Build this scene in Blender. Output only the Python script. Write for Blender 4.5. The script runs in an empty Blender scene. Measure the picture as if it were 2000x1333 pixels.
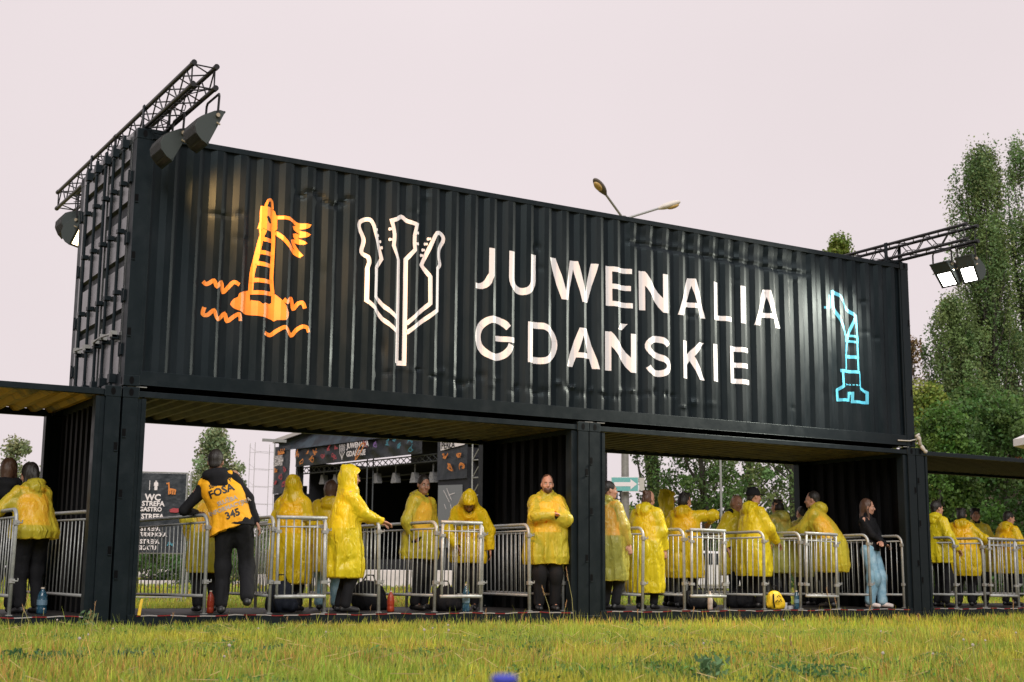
import bpy, bmesh, math, random
import numpy as np
import openvdb as vdb
from mathutils import Vector, Matrix
from mathutils.geometry import tessellate_polygon
from mathutils.bvhtree import BVHTree
random.seed(7); RNG = np.random.default_rng(7)
R = math.radians
S = bpy.context.scene
COL = S.collection

# ------------------------------------------------------------------ camera
CAM = np.array([-4.0095, -14.583, 0.542]); YAW, PIT, ROLL = 0.5486, 0.1690, 0.00837
FPX = 2657.4
fw = np.array([math.sin(YAW)*math.cos(PIT), math.cos(YAW)*math.cos(PIT), math.sin(PIT)])
r0 = np.array([math.cos(YAW), -math.sin(YAW), 0.0]); u0 = np.cross(r0, fw)
RT = r0*math.cos(ROLL)+u0*math.sin(ROLL); UP = -r0*math.sin(ROLL)+u0*math.cos(ROLL)
cd = bpy.data.cameras.new('camera'); cam = bpy.data.objects.new('camera', cd); COL.objects.link(cam)
cam.matrix_world = Matrix(((RT[0], UP[0], -fw[0], CAM[0]), (RT[1], UP[1], -fw[1], CAM[1]), (RT[2], UP[2], -fw[2], CAM[2]), (0, 0, 0, 1)))
cd.sensor_width = 36; cd.lens = 36*FPX/2000; cd.clip_end = 2000; cd.clip_start = 0.05
cd.dof.use_dof = True; cd.dof.focus_distance = 16.5; cd.dof.aperture_fstop = 4.5
S.camera = cam

def ray(px, py):
    return fw + RT*(px-1000)/FPX + UP*(666.5-py)/FPX
def at(px, py, Y):
    d = ray(px, py); return CAM + d*(Y-CAM[1])/d[1]
def zat(px, py, D):
    """height above the ground of what is seen at px, py at horizontal distance D"""
    d = ray(px, py); return CAM[2]+D*d[2]/math.hypot(d[0], d[1])+0.10
def far(px, D, z=None, py=None):
    """ground position seen at column px, at horizontal distance D"""
    d = ray(px, 1120 if py is None else py); d = d/math.hypot(d[0], d[1]); p = CAM+d*D
    return Vector((p[0], p[1], p[2] if z is None else z))

# ------------------------------------------------------------------ world, sun, exposure
SUN_EL, SUN_AZ = R(34), R(205)      # compass-like: direction towards the sun measured from +Y clockwise
sun_dir = Vector((math.sin(SUN_AZ)*math.cos(SUN_EL), math.cos(SUN_AZ)*math.cos(SUN_EL), math.sin(SUN_EL)))
EXPO = 0.55
S.view_settings.view_transform = 'Standard'; S.view_settings.look = 'None'
S.view_settings.exposure = EXPO; S.view_settings.gamma = 1; S.view_settings.use_curve_mapping = False
W = bpy.data.worlds.new('World'); S.world = W; W.use_nodes = True
nt = W.node_tree; N = nt.nodes; L = nt.links; N.clear()
wo = N.new('ShaderNodeOutputWorld'); bg = N.new('ShaderNodeBackground'); L.new(bg.outputs[0], wo.inputs[0])
sky = N.new('ShaderNodeTexSky'); sky.sky_type = 'NISHITA'; sky.sun_disc = False
sky.sun_elevation = SUN_EL; sky.sun_rotation = SUN_AZ; sky.air_density = 2; sky.dust_density = 6
hs = N.new('ShaderNodeHueSaturation'); hs.inputs['Saturation'].default_value = 0.25; L.new(sky.outputs[0], hs.inputs['Color'])
tc = N.new('ShaderNodeTexCoord'); sp = N.new('ShaderNodeSeparateXYZ'); L.new(tc.outputs['Generated'], sp.inputs[0])
dt = N.new('ShaderNodeVectorMath'); dt.operation = 'DOT_PRODUCT'; dt.inputs[1].default_value = (-.52, -.853, 0); L.new(tc.outputs['Generated'], dt.inputs[0])
m1 = N.new('ShaderNodeMapRange'); m1.inputs[1].default_value = 0.35; m1.inputs[2].default_value = 1.0; m1.inputs[3].default_value = 0; m1.inputs[4].default_value = 1; m1.interpolation_type = 'SMOOTHSTEP'; L.new(sp.outputs['Z'], m1.inputs[0])
m2 = N.new('ShaderNodeMapRange'); m2.inputs[1].default_value = -0.1; m2.inputs[2].default_value = 0.65; m2.inputs[3].default_value = 0; m2.inputs[4].default_value = 1; m2.interpolation_type = 'SMOOTHSTEP'; L.new(dt.outputs['Value'], m2.inputs[0])
m3 = N.new('ShaderNodeMapRange'); m3.inputs[1].default_value = 0.12; m3.inputs[2].default_value = 0.60; m3.inputs[3].default_value = 1; m3.inputs[4].default_value = 0; m3.interpolation_type = 'SMOOTHSTEP'; L.new(sp.outputs['Z'], m3.inputs[0])
m4 = N.new('ShaderNodeMath'); m4.operation = 'MULTIPLY'; L.new(m2.outputs[0], m4.inputs[0]); L.new(m3.outputs[0], m4.inputs[1])
mxa = N.new('ShaderNodeMix'); mxa.data_type = 'RGBA'; L.new(m1.outputs[0], mxa.inputs['Factor'])
k = 2**-EXPO
mxa.inputs['A'].default_value = (0.862*k, 0.765*k, 0.785*k, 1); mxa.inputs['B'].default_value = (1.42*k, 1.34*k, 1.36*k, 1)
mxb = N.new('ShaderNodeMix'); mxb.data_type = 'RGBA'; L.new(m4.outputs[0], mxb.inputs['Factor']); L.new(mxa.outputs['Result'], mxb.inputs['A'])
mxb.inputs['B'].default_value = (.17*k, .19*k, .20*k, 1)   # unseen low sky behind the camera, darkened to dim reflections on the paint
# very soft cloud mottling + a share of the physical sky
nz = N.new('ShaderNodeTexNoise'); nz.inputs['Scale'].default_value = 2.2; nz.inputs['Detail'].default_value = 4; L.new(tc.outputs['Generated'], nz.inputs['Vector'])
mr = N.new('ShaderNodeMapRange'); mr.inputs[1].default_value = 0.3; mr.inputs[2].default_value = 0.7; mr.inputs[3].default_value = 0.955; mr.inputs[4].default_value = 1.02; L.new(nz.outputs['Fac'], mr.inputs[0])
ml = N.new('ShaderNodeVectorMath'); ml.operation = 'SCALE'; L.new(mxb.outputs['Result'], ml.inputs[0]); L.new(mr.outputs[0], ml.inputs['Scale'])
sc_ = N.new('ShaderNodeVectorMath'); sc_.operation = 'SCALE'; sc_.inputs['Scale'].default_value = 0.1; L.new(hs.outputs[0], sc_.inputs[0])
mxc = N.new('ShaderNodeMix'); mxc.data_type = 'RGBA'; mxc.inputs['Factor'].default_value = 0.04
L.new(ml.outputs[0], mxc.inputs['A']); L.new(sc_.outputs[0], mxc.inputs['B'])
L.new(mxc.outputs['Result'], bg.inputs[0]); bg.inputs[1].default_value = 1.0
sl = bpy.data.lights.new('sun', 'SUN'); sl.energy = 1.5; sl.angle = R(28); sl.color = (1, .965, .92)
so = bpy.data.objects.new('sun', sl); COL.objects.link(so); so.rotation_euler = sun_dir.to_track_quat('Z', 'Y').to_euler()
S.cycles.max_bounces = 7; S.cycles.transparent_max_bounces = 12; S.cycles.diffuse_bounces = 3; S.cycles.glossy_bounces = 3
S.cycles.caustics_reflective = False; S.cycles.caustics_refractive = False; S.cycles.sample_clamp_indirect = 4

# ------------------------------------------------------------------ materials
MATS = {}
def mat(name, col, rough=.6, metal=0, spec=.5, noise=None, bump=None, rvar=0, trans=0, alpha=1, emit=None, attr=False, coat=0, tcol=None, aspect=None):
    if name in MATS: return MATS[name]
    m = bpy.data.materials.new(name); m.use_nodes = True; MATS[name] = m
    nt = m.node_tree; N = nt.nodes; L = nt.links
    b = N['Principled BSDF']; out = N['Material Output']
    b.inputs['Base Color'].default_value = (*col, 1); b.inputs['Roughness'].default_value = rough
    b.inputs['Metallic'].default_value = metal; b.inputs['Specular IOR Level'].default_value = spec
    b.inputs['Coat Weight'].default_value = coat
    if 'gloss_paint' in name or 'post_paint' in name: b.inputs['Specular Tint'].default_value = (.75, .93, 1, 1)
    tc = N.new('ShaderNodeTexCoord')
    vec = tc.outputs['Object']
    if aspect:
        mp = N.new('ShaderNodeMapping'); mp.inputs['Scale'].default_value = aspect; L.new(vec, mp.inputs[0]); vec = mp.outputs[0]
    csock = None
    if attr:
        a = N.new('ShaderNodeAttribute'); a.attribute_name = 'Col'; csock = a.outputs['Color']
    if noise:   # (scale, other colour, lo, hi)
        n = N.new('ShaderNodeTexNoise'); n.inputs['Scale'].default_value = noise[0]; n.inputs['Detail'].default_value = 6; n.inputs['Roughness'].default_value = .65
        L.new(vec, n.inputs['Vector'])
        r = N.new('ShaderNodeMapRange'); r.inputs[1].default_value = noise[2]; r.inputs[2].default_value = noise[3]; L.new(n.outputs['Fac'], r.inputs[0])
        x = N.new('ShaderNodeMix'); x.data_type = 'RGBA'; L.new(r.outputs[0], x.inputs['Factor'])
        if csock: L.new(csock, x.inputs['A'])
        else: x.inputs['A'].default_value = (*col, 1)
        x.inputs['B'].default_value = (*noise[1], 1); csock = x.outputs['Result']
        if rvar:
            q = N.new('ShaderNodeMapRange'); q.inputs[1].default_value = .3; q.inputs[2].default_value = .7; q.inputs[3].default_value = max(.05, rough-rvar); q.inputs[4].default_value = min(1, rough+rvar); L.new(n.outputs['Fac'], q.inputs[0]); L.new(q.outputs[0], b.inputs['Roughness'])
    if csock: L.new(csock, b.inputs['Base Color'])
    if bump:    # (scale, distance)
        n = N.new('ShaderNodeTexNoise'); n.inputs['Scale'].default_value = bump[0]; n.inputs['Detail'].default_value = 5; L.new(vec, n.inputs['Vector'])
        bp = N.new('ShaderNodeBump'); bp.inputs['Distance'].default_value = bump[1]; bp.inputs['Strength'].default_value = 1; L.new(n.outputs['Fac'], bp.inputs['Height']); L.new(bp.outputs[0], b.inputs['Normal'])
    if emit:
        b.inputs['Emission Color'].default_value = (*emit[0], 1); b.inputs['Emission Strength'].default_value = emit[1]
    last = b.outputs[0]
    if trans:
        t = N.new('ShaderNodeBsdfTranslucent'); t.inputs[0].default_value = (*(tcol or col), 1)
        if csock and not tcol: L.new(csock, t.inputs[0])
        x = N.new('ShaderNodeMixShader'); x.inputs[0].default_value = trans; L.new(last, x.inputs[1]); L.new(t.outputs[0], x.inputs[2]); last = x.outputs[0]
    if alpha < 1:
        t = N.new('ShaderNodeBsdfTransparent'); t.inputs[0].default_value = (*(tcol or (1, 1, 1)), 1)
        x = N.new('ShaderNodeMixShader'); x.inputs[0].default_value = alpha; L.new(t.outputs[0], x.inputs[1]); L.new(last, x.inputs[2]); last = x.outputs[0]
    L.new(last, out.inputs[0])
    return m

M_BLK = mat('black_gloss_paint', (.0050, .0078, .0100), .44, noise=(2.6, (.013, .016, .020), .42, .8), rvar=.14, bump=(7, .002), aspect=(1, 1, .30), spec=.16)
M_POST = mat('black_post_paint', (.0042, .0068, .0090), .47, noise=(5, (.010, .0125, .016), .5, .85), rvar=.1, bump=(40, .0006), spec=.26)
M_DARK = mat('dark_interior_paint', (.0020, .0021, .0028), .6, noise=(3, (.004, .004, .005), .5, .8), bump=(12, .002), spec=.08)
M_DOOR = mat('door_paint', (.028, .032, .032), .20, noise=(4, (.05, .055, .05), .5, .8), rvar=.06, bump=(9, .0006), spec=1.0)
M_ROOFIN = mat('ochre_ceiling', (.115, .088, .036), .6, noise=(3, (.035, .028, .014), .38, .62), bump=(10, .002))
M_ROOFL = mat('ceiling_painted_glow', (.75, .42, .04), .6, noise=(1.3, (.10, .07, .03), .48, .62), bump=(10, .002))  # yellow glow and unlit dark patches are put into the ceiling colour
M_ROOFD = mat('brown_ceiling', (.030, .022, .018), .6, noise=(3, (.012, .010, .01), .4, .7))
M_FLOOR = mat('container_floor', (.020, .016, .014), .65, noise=(6, (.009, .008, .008), .4, .7), spec=.2)
M_PWHITE = mat('white_sign_paint', (.74, .70, .72), .5, noise=(30, (.62, .58, .59), .55, .8))
M_PORANGE = mat('orange_sign_paint', (.86, .30, .035), .42, noise=(3, (.90, .22, .022), .4, .7))
M_PBLUE = mat('blue_sign_paint', (.09, .44, .58), .5, noise=(3, (.04, .33, .55), .4, .7))
M_TRUSS = mat('black_truss', (.013, .013, .015), .4, metal=.2)
M_LAMPB = mat('lamp_housing', (.035, .045, .043), .5)
M_LAMPF = mat('lamp_fins', (.05, .05, .05), .5, metal=.3)
M_STEEL = mat('zinc_steel', (.40, .41, .405), .5, metal=.3, noise=(25, (.27, .28, .28), .4, .7), rvar=.08)
M_STEELD = mat('dull_zinc', (.32, .325, .32), .55, metal=.3, noise=(18, (.28, .27, .25), .4, .7))
M_BRASS = mat('bright_bolt', (.6, .5, .35), .3, metal=.9)
M_SKIN = mat('skin', (.50, .27, .19), .5, noise=(30, (.42, .20, .14), .4, .7), spec=.35)
M_SKIN2 = mat('skin_tan', (.36, .19, .13), .5, noise=(30, (.28, .13, .09), .4, .7), spec=.35)
M_BLACKC = mat('black_cloth', (.008, .008, .010), .85, bump=(60, .002), spec=.25)
M_NAVY = mat('navy_cloth', (.010, .013, .022), .8, bump=(60, .002), spec=.25)
M_JEAN = mat('blue_denim', (.20, .36, .47), .85, noise=(9, (.36, .51, .60), .42, .7), bump=(40, .004), spec=.2)
M_SHOEB = mat('black_shoe', (.01, .01, .011), .5)
M_SHOEW = mat('white_shoe', (.62, .55, .53), .6)
M_VEST = mat('yellow_vest', (.86, .42, .012), .65, noise=(5, (.80, .34, .01), .4, .7), bump=(9, .02), spec=.3)
M_OVEST = mat('orange_vest', (.85, .22, .02), .7); M_VEST2 = mat('brightening_vest', (.85, .55, .03), .7)  # the light yellow vest is added under two raincoats to brighten them
M_HAIRD = mat('dark_hair', (.014, .010, .008), .55, bump=(60, .006), aspect=(1, 1, .2))
M_HAIRB = mat('brown_hair', (.085, .040, .024), .5, bump=(60, .006), aspect=(1, 1, .2))
M_HAIRL = mat('blond_hair', (.30, .19, .09), .5, bump=(60, .006), aspect=(1, 1, .2))
M_EYE = mat('eye_white', (.6, .55, .5), .3); M_IRIS = mat('dark_iris', (.02, .012, .008), .3)
M_LIP = mat('lips', (.35, .12, .10), .5)
def coat_mat(name, c, dark, a, tr):
    m = mat(name, c, .36, noise=(1.7, dark, .42, .78), bump=(19, .016), aspect=(1, 1, .42), trans=tr, alpha=a, tcol=(.98, .86, .30), spec=.55)
    for n in m.node_tree.nodes:      # crumpled-foil ridges rather than soft lumps
        if n.type == 'TEX_NOISE' and abs(n.inputs['Scale'].default_value-19) < .1: n.noise_type = 'RIDGED_MULTIFRACTAL'; n.inputs['Distortion'].default_value = .9; n.inputs['Detail'].default_value = 3; n.normalize = True
    return m
M_COATS = [coat_mat('yellow_raincoat', (.96, .78, .022), (.93, .71, .016), .76, .25),
           coat_mat('sheer_yellow_raincoat', (.94, .80, .07), (.80, .66, .06), .56, .25),
           coat_mat('amber_raincoat', (.95, .66, .012), (.94, .74, .016), .72, .25),
           coat_mat('olive_raincoat', (.62, .60, .13), (.46, .48, .12), .52, .2)]

# ------------------------------------------------------------------ mesh helpers
def link(o, parent=None):
    COL.objects.link(o)
    if parent: o.parent = parent
    return o
def tag(o, label=None, cat=None, group=None, kind=None):
    for a, v in (('label', label), ('category', cat), ('group', group), ('kind', kind)):
        if v: o[a] = v
    return o
def thing(name, label, cat, loc=(0, 0, 0), rz=0, group=None):
    o = bpy.data.objects.new(name, None); o.empty_display_size = .2; link(o)
    o.location = loc; o.rotation_euler = (0, 0, rz); return tag(o, label, cat, group)
def dup(root):
    r = root.copy(); COL.objects.link(r)
    for ch in root.children:
        c = ch.copy(); COL.objects.link(c); c.parent = r
        for g in ch.children:
            d = g.copy(); COL.objects.link(d); d.parent = c
    return r
class MB:
    def __init__(s): s.v = []; s.f = []; s.m = []
    def add(s, vs, fs, mi=0):
        n = len(s.v); s.v += [tuple(map(float, x)) for x in vs]; s.f += [tuple(i+n for i in f) for f in fs]; s.m += [mi]*len(fs)
    def box(s, a, b, mi=0, M=None):
        x0, y0, z0 = a; x1, y1, z1 = b
        vs = [(x0, y0, z0), (x1, y0, z0), (x1, y1, z0), (x0, y1, z0), (x0, y0, z1), (x1, y0, z1), (x1, y1, z1), (x0, y1, z1)]
        if M is not None: vs = [M @ Vector(v) for v in vs]
        s.add(vs, [(0, 3, 2, 1), (4, 5, 6, 7), (0, 1, 5, 4), (1, 2, 6, 5), (2, 3, 7, 6), (3, 0, 4, 7)], mi)
    def prism(s, poly, a, b, axis='y', mi=0, M=None):
        """extrude a 2-D polygon between a and b along axis"""
        def P(p, t): return {'y': (p[0], t, p[1]), 'x': (t, p[0], p[1]), 'z': (p[0], p[1], t)}[axis]
        n = len(poly); vs = [P(p, a) for p in poly]+[P(p, b) for p in poly]
        if M is not None: vs = [M @ Vector(v) for v in vs]
        s.add(vs, [tuple(range(n)), tuple(range(2*n-1, n-1, -1))]+[(i, i+n, (i+1) % n+n, (i+1) % n) for i in range(n)], mi)
    def tube(s, pts, r, n=8, mi=0, cap=True, closed=False):
        pts = [Vector(p) for p in pts]; m = len(pts); rr = r if hasattr(r, '__len__') else [r]*m
        vs = []; prev = None
        for i, p in enumerate(pts):
            if closed: t = pts[(i+1) % m]-pts[i-1]
            else: t = pts[min(i+1, m-1)]-pts[max(i-1, 0)]
            t.normalize()
            if prev is None:
                a = Vector((0, 0, 1)) if abs(t.z) < .9 else Vector((1, 0, 0)); prev = (a-t*a.dot(t)).normalized()
            prev = (prev-t*prev.dot(t)).normalized(); b = t.cross(prev)
            vs += [p+(prev*math.cos(k*2*math.pi/n)+b*math.sin(k*2*math.pi/n))*rr[i] for k in range(n)]
        fs = []
        for i in range(m if closed else m-1):
            j = (i+1) % m
            fs += [(i*n+k, i*n+(k+1) % n, j*n+(k+1) % n, j*n+k) for k in range(n)]
        if cap and not closed: fs += [tuple(range(n-1, -1, -1)), tuple((m-1)*n+k for k in range(n))]
        s.add(vs, fs, mi)
    def build(s, name, mats, parent=None, smooth=False, bevel=0, loc=None):
        me = bpy.data.meshes.new(name); me.from_pydata(s.v, [], s.f)
        for m in (mats if isinstance(mats, (list, tuple)) else [mats]): me.materials.append(m)
        me.polygons.foreach_set('material_index', s.m)
        if smooth: me.polygons.foreach_set('use_smooth', [True]*len(s.f))
        me.update(); o = bpy.data.objects.new(name, me); link(o, parent)
        if loc is not None: o.location = loc
        if bevel:
            b = o.modifiers.new('bevel', 'BEVEL'); b.width = bevel; b.segments = 2; b.limit_method = 'ANGLE'; b.angle_limit = R(40)
        return o
def fast_mesh(name, V, F, mats, parent=None, smooth=False, cols=None, mi=None, link_it=True):
    me = bpy.data.meshes.new(name); V = np.asarray(V, np.float32); F = np.asarray(F, np.int32); k = F.shape[1]
    me.vertices.add(len(V)); me.vertices.foreach_set('co', V.ravel())
    me.loops.add(F.size); me.loops.foreach_set('vertex_index', F.ravel())
    me.polygons.add(len(F)); me.polygons.foreach_set('loop_start', np.arange(0, F.size, k, dtype=np.int32))
    me.polygons.foreach_set('loop_total', np.full(len(F), k, np.int32))
    for m in (mats if isinstance(mats, (list, tuple)) else [mats]): me.materials.append(m)
    if mi is not None: me.polygons.foreach_set('material_index', np.asarray(mi, np.int32))
    me.polygons.foreach_set('use_smooth', np.full(len(F), smooth))
    if cols is not None:
        a = me.attributes.new('Col', 'FLOAT_COLOR', 'POINT'); c = np.ones((len(V), 4), np.float32); c[:, :3] = cols; a.data.foreach_set('color', c.ravel())
    me.update(calc_edges=True); me.validate()
    o = bpy.data.objects.new(name, me)
    if link_it: link(o, parent)
    return o

# ------------------------------------------------------------------ value noise
_L = RNG.random((32, 32, 32)).astype(np.float32)
def vnoise(P):
    P = np.asarray(P, np.float64); i = np.floor(P).astype(int); f = P-i; f = f*f*(3-2*f); i %= 32; j = (i+1) % 32
    x, y, z = f[..., 0], f[..., 1], f[..., 2]
    def g(a, b, c): return _L[a, b, c]
    i0, i1, i2 = i[..., 0], i[..., 1], i[..., 2]; j0, j1, j2 = j[..., 0], j[..., 1], j[..., 2]
    a = g(i0, i1, i2)*(1-x)+g(j0, i1, i2)*x; b = g(i0, j1, i2)*(1-x)+g(j0, j1, i2)*x
    c = g(i0, i1, j2)*(1-x)+g(j0, i1, j2)*x; d = g(i0, j1, j2)*(1-x)+g(j0, j1, j2)*x
    return (a*(1-y)+b*y)*(1-z)+(c*(1-y)+d*y)*z

# ================================================================== GROUND
GZ = -0.10
M_GROUND = mat('grass_soil', (.16, .15, .035), .9, noise=(1.1, (.24, .20, .06), .35, .7), bump=(25, .03))
g = MB(); g.add([(-500, -60, GZ), (700, -60, GZ), (700, 900, GZ), (-500, 900, GZ)], [(0, 1, 2, 3)])
tag(g.build('ground', M_GROUND), kind='structure')

# ================================================================== CONTAINERS
CW = 2.438
def corr_profile(x, period=.279, phase=.203, depth=.036):
    """Y offset of the corrugation at x: 0 on the outer flat, depth on the inner one"""
    t = ((x-phase) / period) % 1.0   # 0 = middle of the slope that faces +X (outer -> inner)
    a = .122; # half width of a slope (fraction)
    if t < a: return depth*(.5+.5*t/a)
    if t < .5-a: return depth
    if t < .5+a: return depth*(.5-.5*(t-.5)/a)
    if t < 1-a: return 0.0
    return depth*(.5*(t-(1-a))/a)
def fold_xs(x0, x1, period=.279, phase=.203):
    o = []; a = .122; k0 = int((x0-phase)//period)-1
    for k in range(k0, k0+int((x1-x0)/period)+4):
        for t in (-a, a, .5-a, .5+a):
            x = phase+(k+t)*period
            if x0+.004 < x < x1-.004: o.append(x)
    return o
DENTS = []
def dent(x, z, rx, rz, amp): DENTS.append((x, z, rx, rz, amp))
rd = random.Random(3)
for i in range(34):                               # little crumples along the foot of the wall
    x = 3.2+i*.14+rd.uniform(-.05, .05); dent(x, 2.86+rd.uniform(-.06, .14), rd.uniform(.03, .07), rd.uniform(.02, .05), rd.uniform(.008, .022)*rd.choice((1, 1, -1)))
for i in range(13):                               # pushed-in band below the top rail, right half
    dent(6.95+i*.245, 5.02-i*.004, .14, .035, .030); dent(6.95+i*.245, 5.12, .16, .10, .018)
for i in range(9): dent(2.0+i*.075, 4.93+.07*math.sin(i*.9), .05, .03, .022)
for i in range(46): dent(rd.uniform(.7, 11.8), rd.uniform(2.8, 5.2), rd.uniform(.04, .12), rd.uniform(.03, .10), rd.uniform(-.006, .012))
dent(1.0, 4.55, .12, .03, .02); dent(1.25, 4.6, .05, .04, .02); dent(3.1, 3.2, .05, .12, .02); dent(5.3, 4.75, .04, .05, .02); dent(8.0, 4.2, .05, .06, .016)
def dent_y(x, z):
    s = 0.0
    for (a, b, rx, rz, amp) in DENTS:
        u = (x-a)/rx; w = (z-b)/rz; q = u*u+w*w
        if q < 6: s += amp*math.exp(-q)
    return s
WY = .016
def wall_y(x, z): return WY+corr_profile(x)+dent_y(x, z)+.004*math.sin(x*1.7)*math.sin(z*2.1)

def corner_casting(mb, x0, y0, z0):
    """178 x 162 x 118 casting with oval hole pockets on its faces"""
    mb.box((x0, y0, z0), (x0+.178, y0+.162, z0+.118))
def oval(mb, c, nrm, w, h, mi=1):
    n = 14; pts = []
    for i in range(n):
        a = 2*math.pi*i/n; u = w/2*math.cos(a); v = h/2*math.sin(a)
        if nrm == 'y': pts.append((c[0]+u, c[1], c[2]+v))
        else: pts.append((c[0], c[1]+u, c[2]+v))
    mb.add(pts, [tuple(range(n))], mi)

def container(name, label, x0, Lc, z0, H, open_sides, ceiling=None, door=False):
    t = thing(name, label, 'shipping container', (x0, 0, z0)) if not open_sides else thing(name, label, 'shipping container', (x0, 0, z0), group='open sided containers of the gateway')
    # corner castings
    for cx in (0, Lc-.178):
        for cy in (0, CW-.162):
            for cz in (0, H-.118):
                b = MB(); corner_casting(b, cx, cy, cz)
                fy = -.0015 if cy == 0 else CW+.0015
                oval(b, (cx+.089, fy, cz+.06), 'y', .052, .085)
                fx = -.0015 if cx == 0 else Lc+.0015
                oval(b, (fx, cy+.081, cz+.06), 'x', .052, .085)
                b.build('corner_casting', [M_POST, M_DARK], t, bevel=.006)
    # corner posts
    for k, cx in enumerate((0, Lc)):
        sgn = 1 if k == 0 else -1
        for cy in (0, CW):
            sy = 1 if cy == 0 else -1
            b = MB(); g0 = .004
            def bx(xa, xb, ya, yb):
                X = sorted((cx+sgn*xa, cx+sgn*xb)); Yy = sorted((cy+sy*ya, cy+sy*yb)); b.box((X[0], Yy[0], .118), (X[1], Yy[1], H-.118))
            bx(g0, .165, g0, .05); bx(g0, .03, .05, .155)
            if open_sides:
                bx(.165, .215, .030, .075); bx(.215, .262, .020, .15)
            else: bx(.165, .20, .012, .05)
            # small lashing slots on the post
            zz = [.55, 1.4, 2.05] if k == 0 else [.8, 1.9]
            for z in zz:
                X = sorted((cx+sgn*.012, cx+sgn*.052)); yf = cy+sy*(g0-.0025)
                b.box((X[0], min(yf, yf+sy*.004), z), (X[1], max(yf, yf+sy*.004), z+.085), 1)
                b.box((X[0], min(yf, yf-sy*.012), z-.012), (X[1], max(yf, yf-sy*.012), z), 0)
            b.build('corner_post', [M_POST, M_DARK], t, bevel=.004)
    xa, xb = .18, Lc-.18
    # rails
    tz = H-.038
    for nm, y in (('top_rail', .008), ('top_rail', CW-.068)):
        b = MB(); hh = .065 if not open_sides or y < 1 else .085
        b.box((xa if not open_sides else .18, y, tz-hh), (xb, y+.06, tz)); b.build(nm, M_POST, t, bevel=.004)
    for y0, y1 in ((.006, .052), (CW-.052, CW-.006)):
        b = MB(); b.box((xa, y0, .014), (xb, y1, .172))
        b.box((xa, y0-.004 if y0 < 1 else y0, .014), (xb, y1, .022)); b.build('bottom_rail', M_POST, t, bevel=.003)
    for x in (0.02, Lc-.08):                       # end headers and sills
        if door and x < 1: continue
        b = MB(); b.box((x, .165, H-.13), (x+.06, CW-.165, H-.01)); b.build('end_header', M_POST, t, bevel=.004)
        b = MB(); b.box((x, .165, .01), (x+.06, CW-.165, .15)); b.build('end_sill', M_POST, t, bevel=.004)
    # roof sheet, corrugated across
    b = MB(); n = int((Lc-.12)/.0522); zr = H-.052
    prev = None
    for i in range(n+1):
        x = .06+(Lc-.12)*i/n; z = zr+(.020 if (i % 4) in (1, 2) else -.026)
        a = ((x, .068, z), (x, CW-.068, z))
        if prev:
            q = [prev[0], a[0], a[1], prev[1]]
            b.add(q, [(0, 1, 2, 3)], 0)
            b.add([(p[0], p[1], p[2]-.003) for p in q], [(3, 2, 1, 0)], 1)
        prev = a
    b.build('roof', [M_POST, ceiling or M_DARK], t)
    # end walls
    def endwall(x, out):
        b = MB(); ys = []; n = 9
        per = (CW-.34)/n
        for i in range(n):
            y = .17+i*per; ys += [(y, 0), (y+per*.30, 0), (y+per*.42, .045), (y+per*.80, .045), (y+per*.92, 0)]
        ys.append((CW-.17, 0)); z0_, z1_ = .15, H-.13
        for i in range(len(ys)-1):
            (ya, da), (yb, db) = ys[i], ys[i+1]
            q = [(x+out*da, ya, z0_), (x+out*db, yb, z0_), (x+out*db, yb, z1_), (x+out*da, ya, z1_)]
            b.add(q, [(0, 1, 2, 3)]); b.add([(p[0]+.003, p[1], p[2]) for p in q], [(3, 2, 1, 0)])
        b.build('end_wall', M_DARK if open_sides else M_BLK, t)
    endwall(Lc-.05, -1)
    if not door: endwall(.05, 1)
    # floor
    b = MB(); b.box((.06, .053, .148), (Lc-.06, CW-.053, .168))
    k = 0
    while k*.3 < Lc-.4: b.box((.2+k*.3, .054, .02), (.245+k*.3, CW-.054, .145)); k += 1
    b.build('floor', M_FLOOR, t)
    return t

ZB = -0.098; HL = 2.591; HU = 2.896; ZU = ZB+HL+.012
FZ = ZB+.168
container('shipping_container', 'open-sided black container below the left half of the raised one, guard in numbered vest inside', 0.004, 6.088, ZB, HL, True, M_ROOFIN)
container('shipping_container', 'open-sided black container below the right half of the raised one, woman in jeans inside', 6.1, 6.088, ZB, HL, True, M_ROOFIN)
container('shipping_container', 'open-sided black container at the left edge with yellow light painted into its ceiling', -6.1, 6.088, ZB, HL, True, M_ROOFL)
container('shipping_container', 'open-sided black container at the right edge with dark ribbed ceiling', 12.198, 6.088, ZB, HL, True, M_ROOFD)
up = container('raised_container', 'long black corrugated container resting on top of the others, painted with big white lettering', 0, 12.192, ZU, HU, False, door=True)

# front side panel of the raised container, in local coordinates of the thing (z - ZU)
xs = [.2]+fold_xs(.2, 11.99)+[11.992]
zs = list(np.linspace(ZU+.173, ZU+HU-.104, 72))
def side_grid(xs, zs, fn):
    V = [(x, fn(x, z), z-ZU) for z in zs for x in xs]; n = len(xs)
    F = [(j*n+i, j*n+i+1, (j+1)*n+i+1, (j+1)*n+i) for j in range(len(zs)-1) for i in range(n-1)]
    return V, F
# extra columns so dents stay round
xs2 = []
for a, b_ in zip(xs[:-1], xs[1:]):
    k = max(1, int(round((b_-a)/.028))); xs2 += [a+(b_-a)*i/k for i in range(k)]
xs2.append(xs[-1]); zs2 = list(np.linspace(ZU+.173, ZU+HU-.104, 110))
V, F = side_grid(xs2, zs2, wall_y)
fast_mesh('side_panel', V, F, M_BLK, up)
V, F = side_grid(xs, zs[::71], lambda x, z: CW-.016-corr_profile(x))
fast_mesh('side_panel', V, [f[::-1] for f in F], M_BLK, up)

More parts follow.
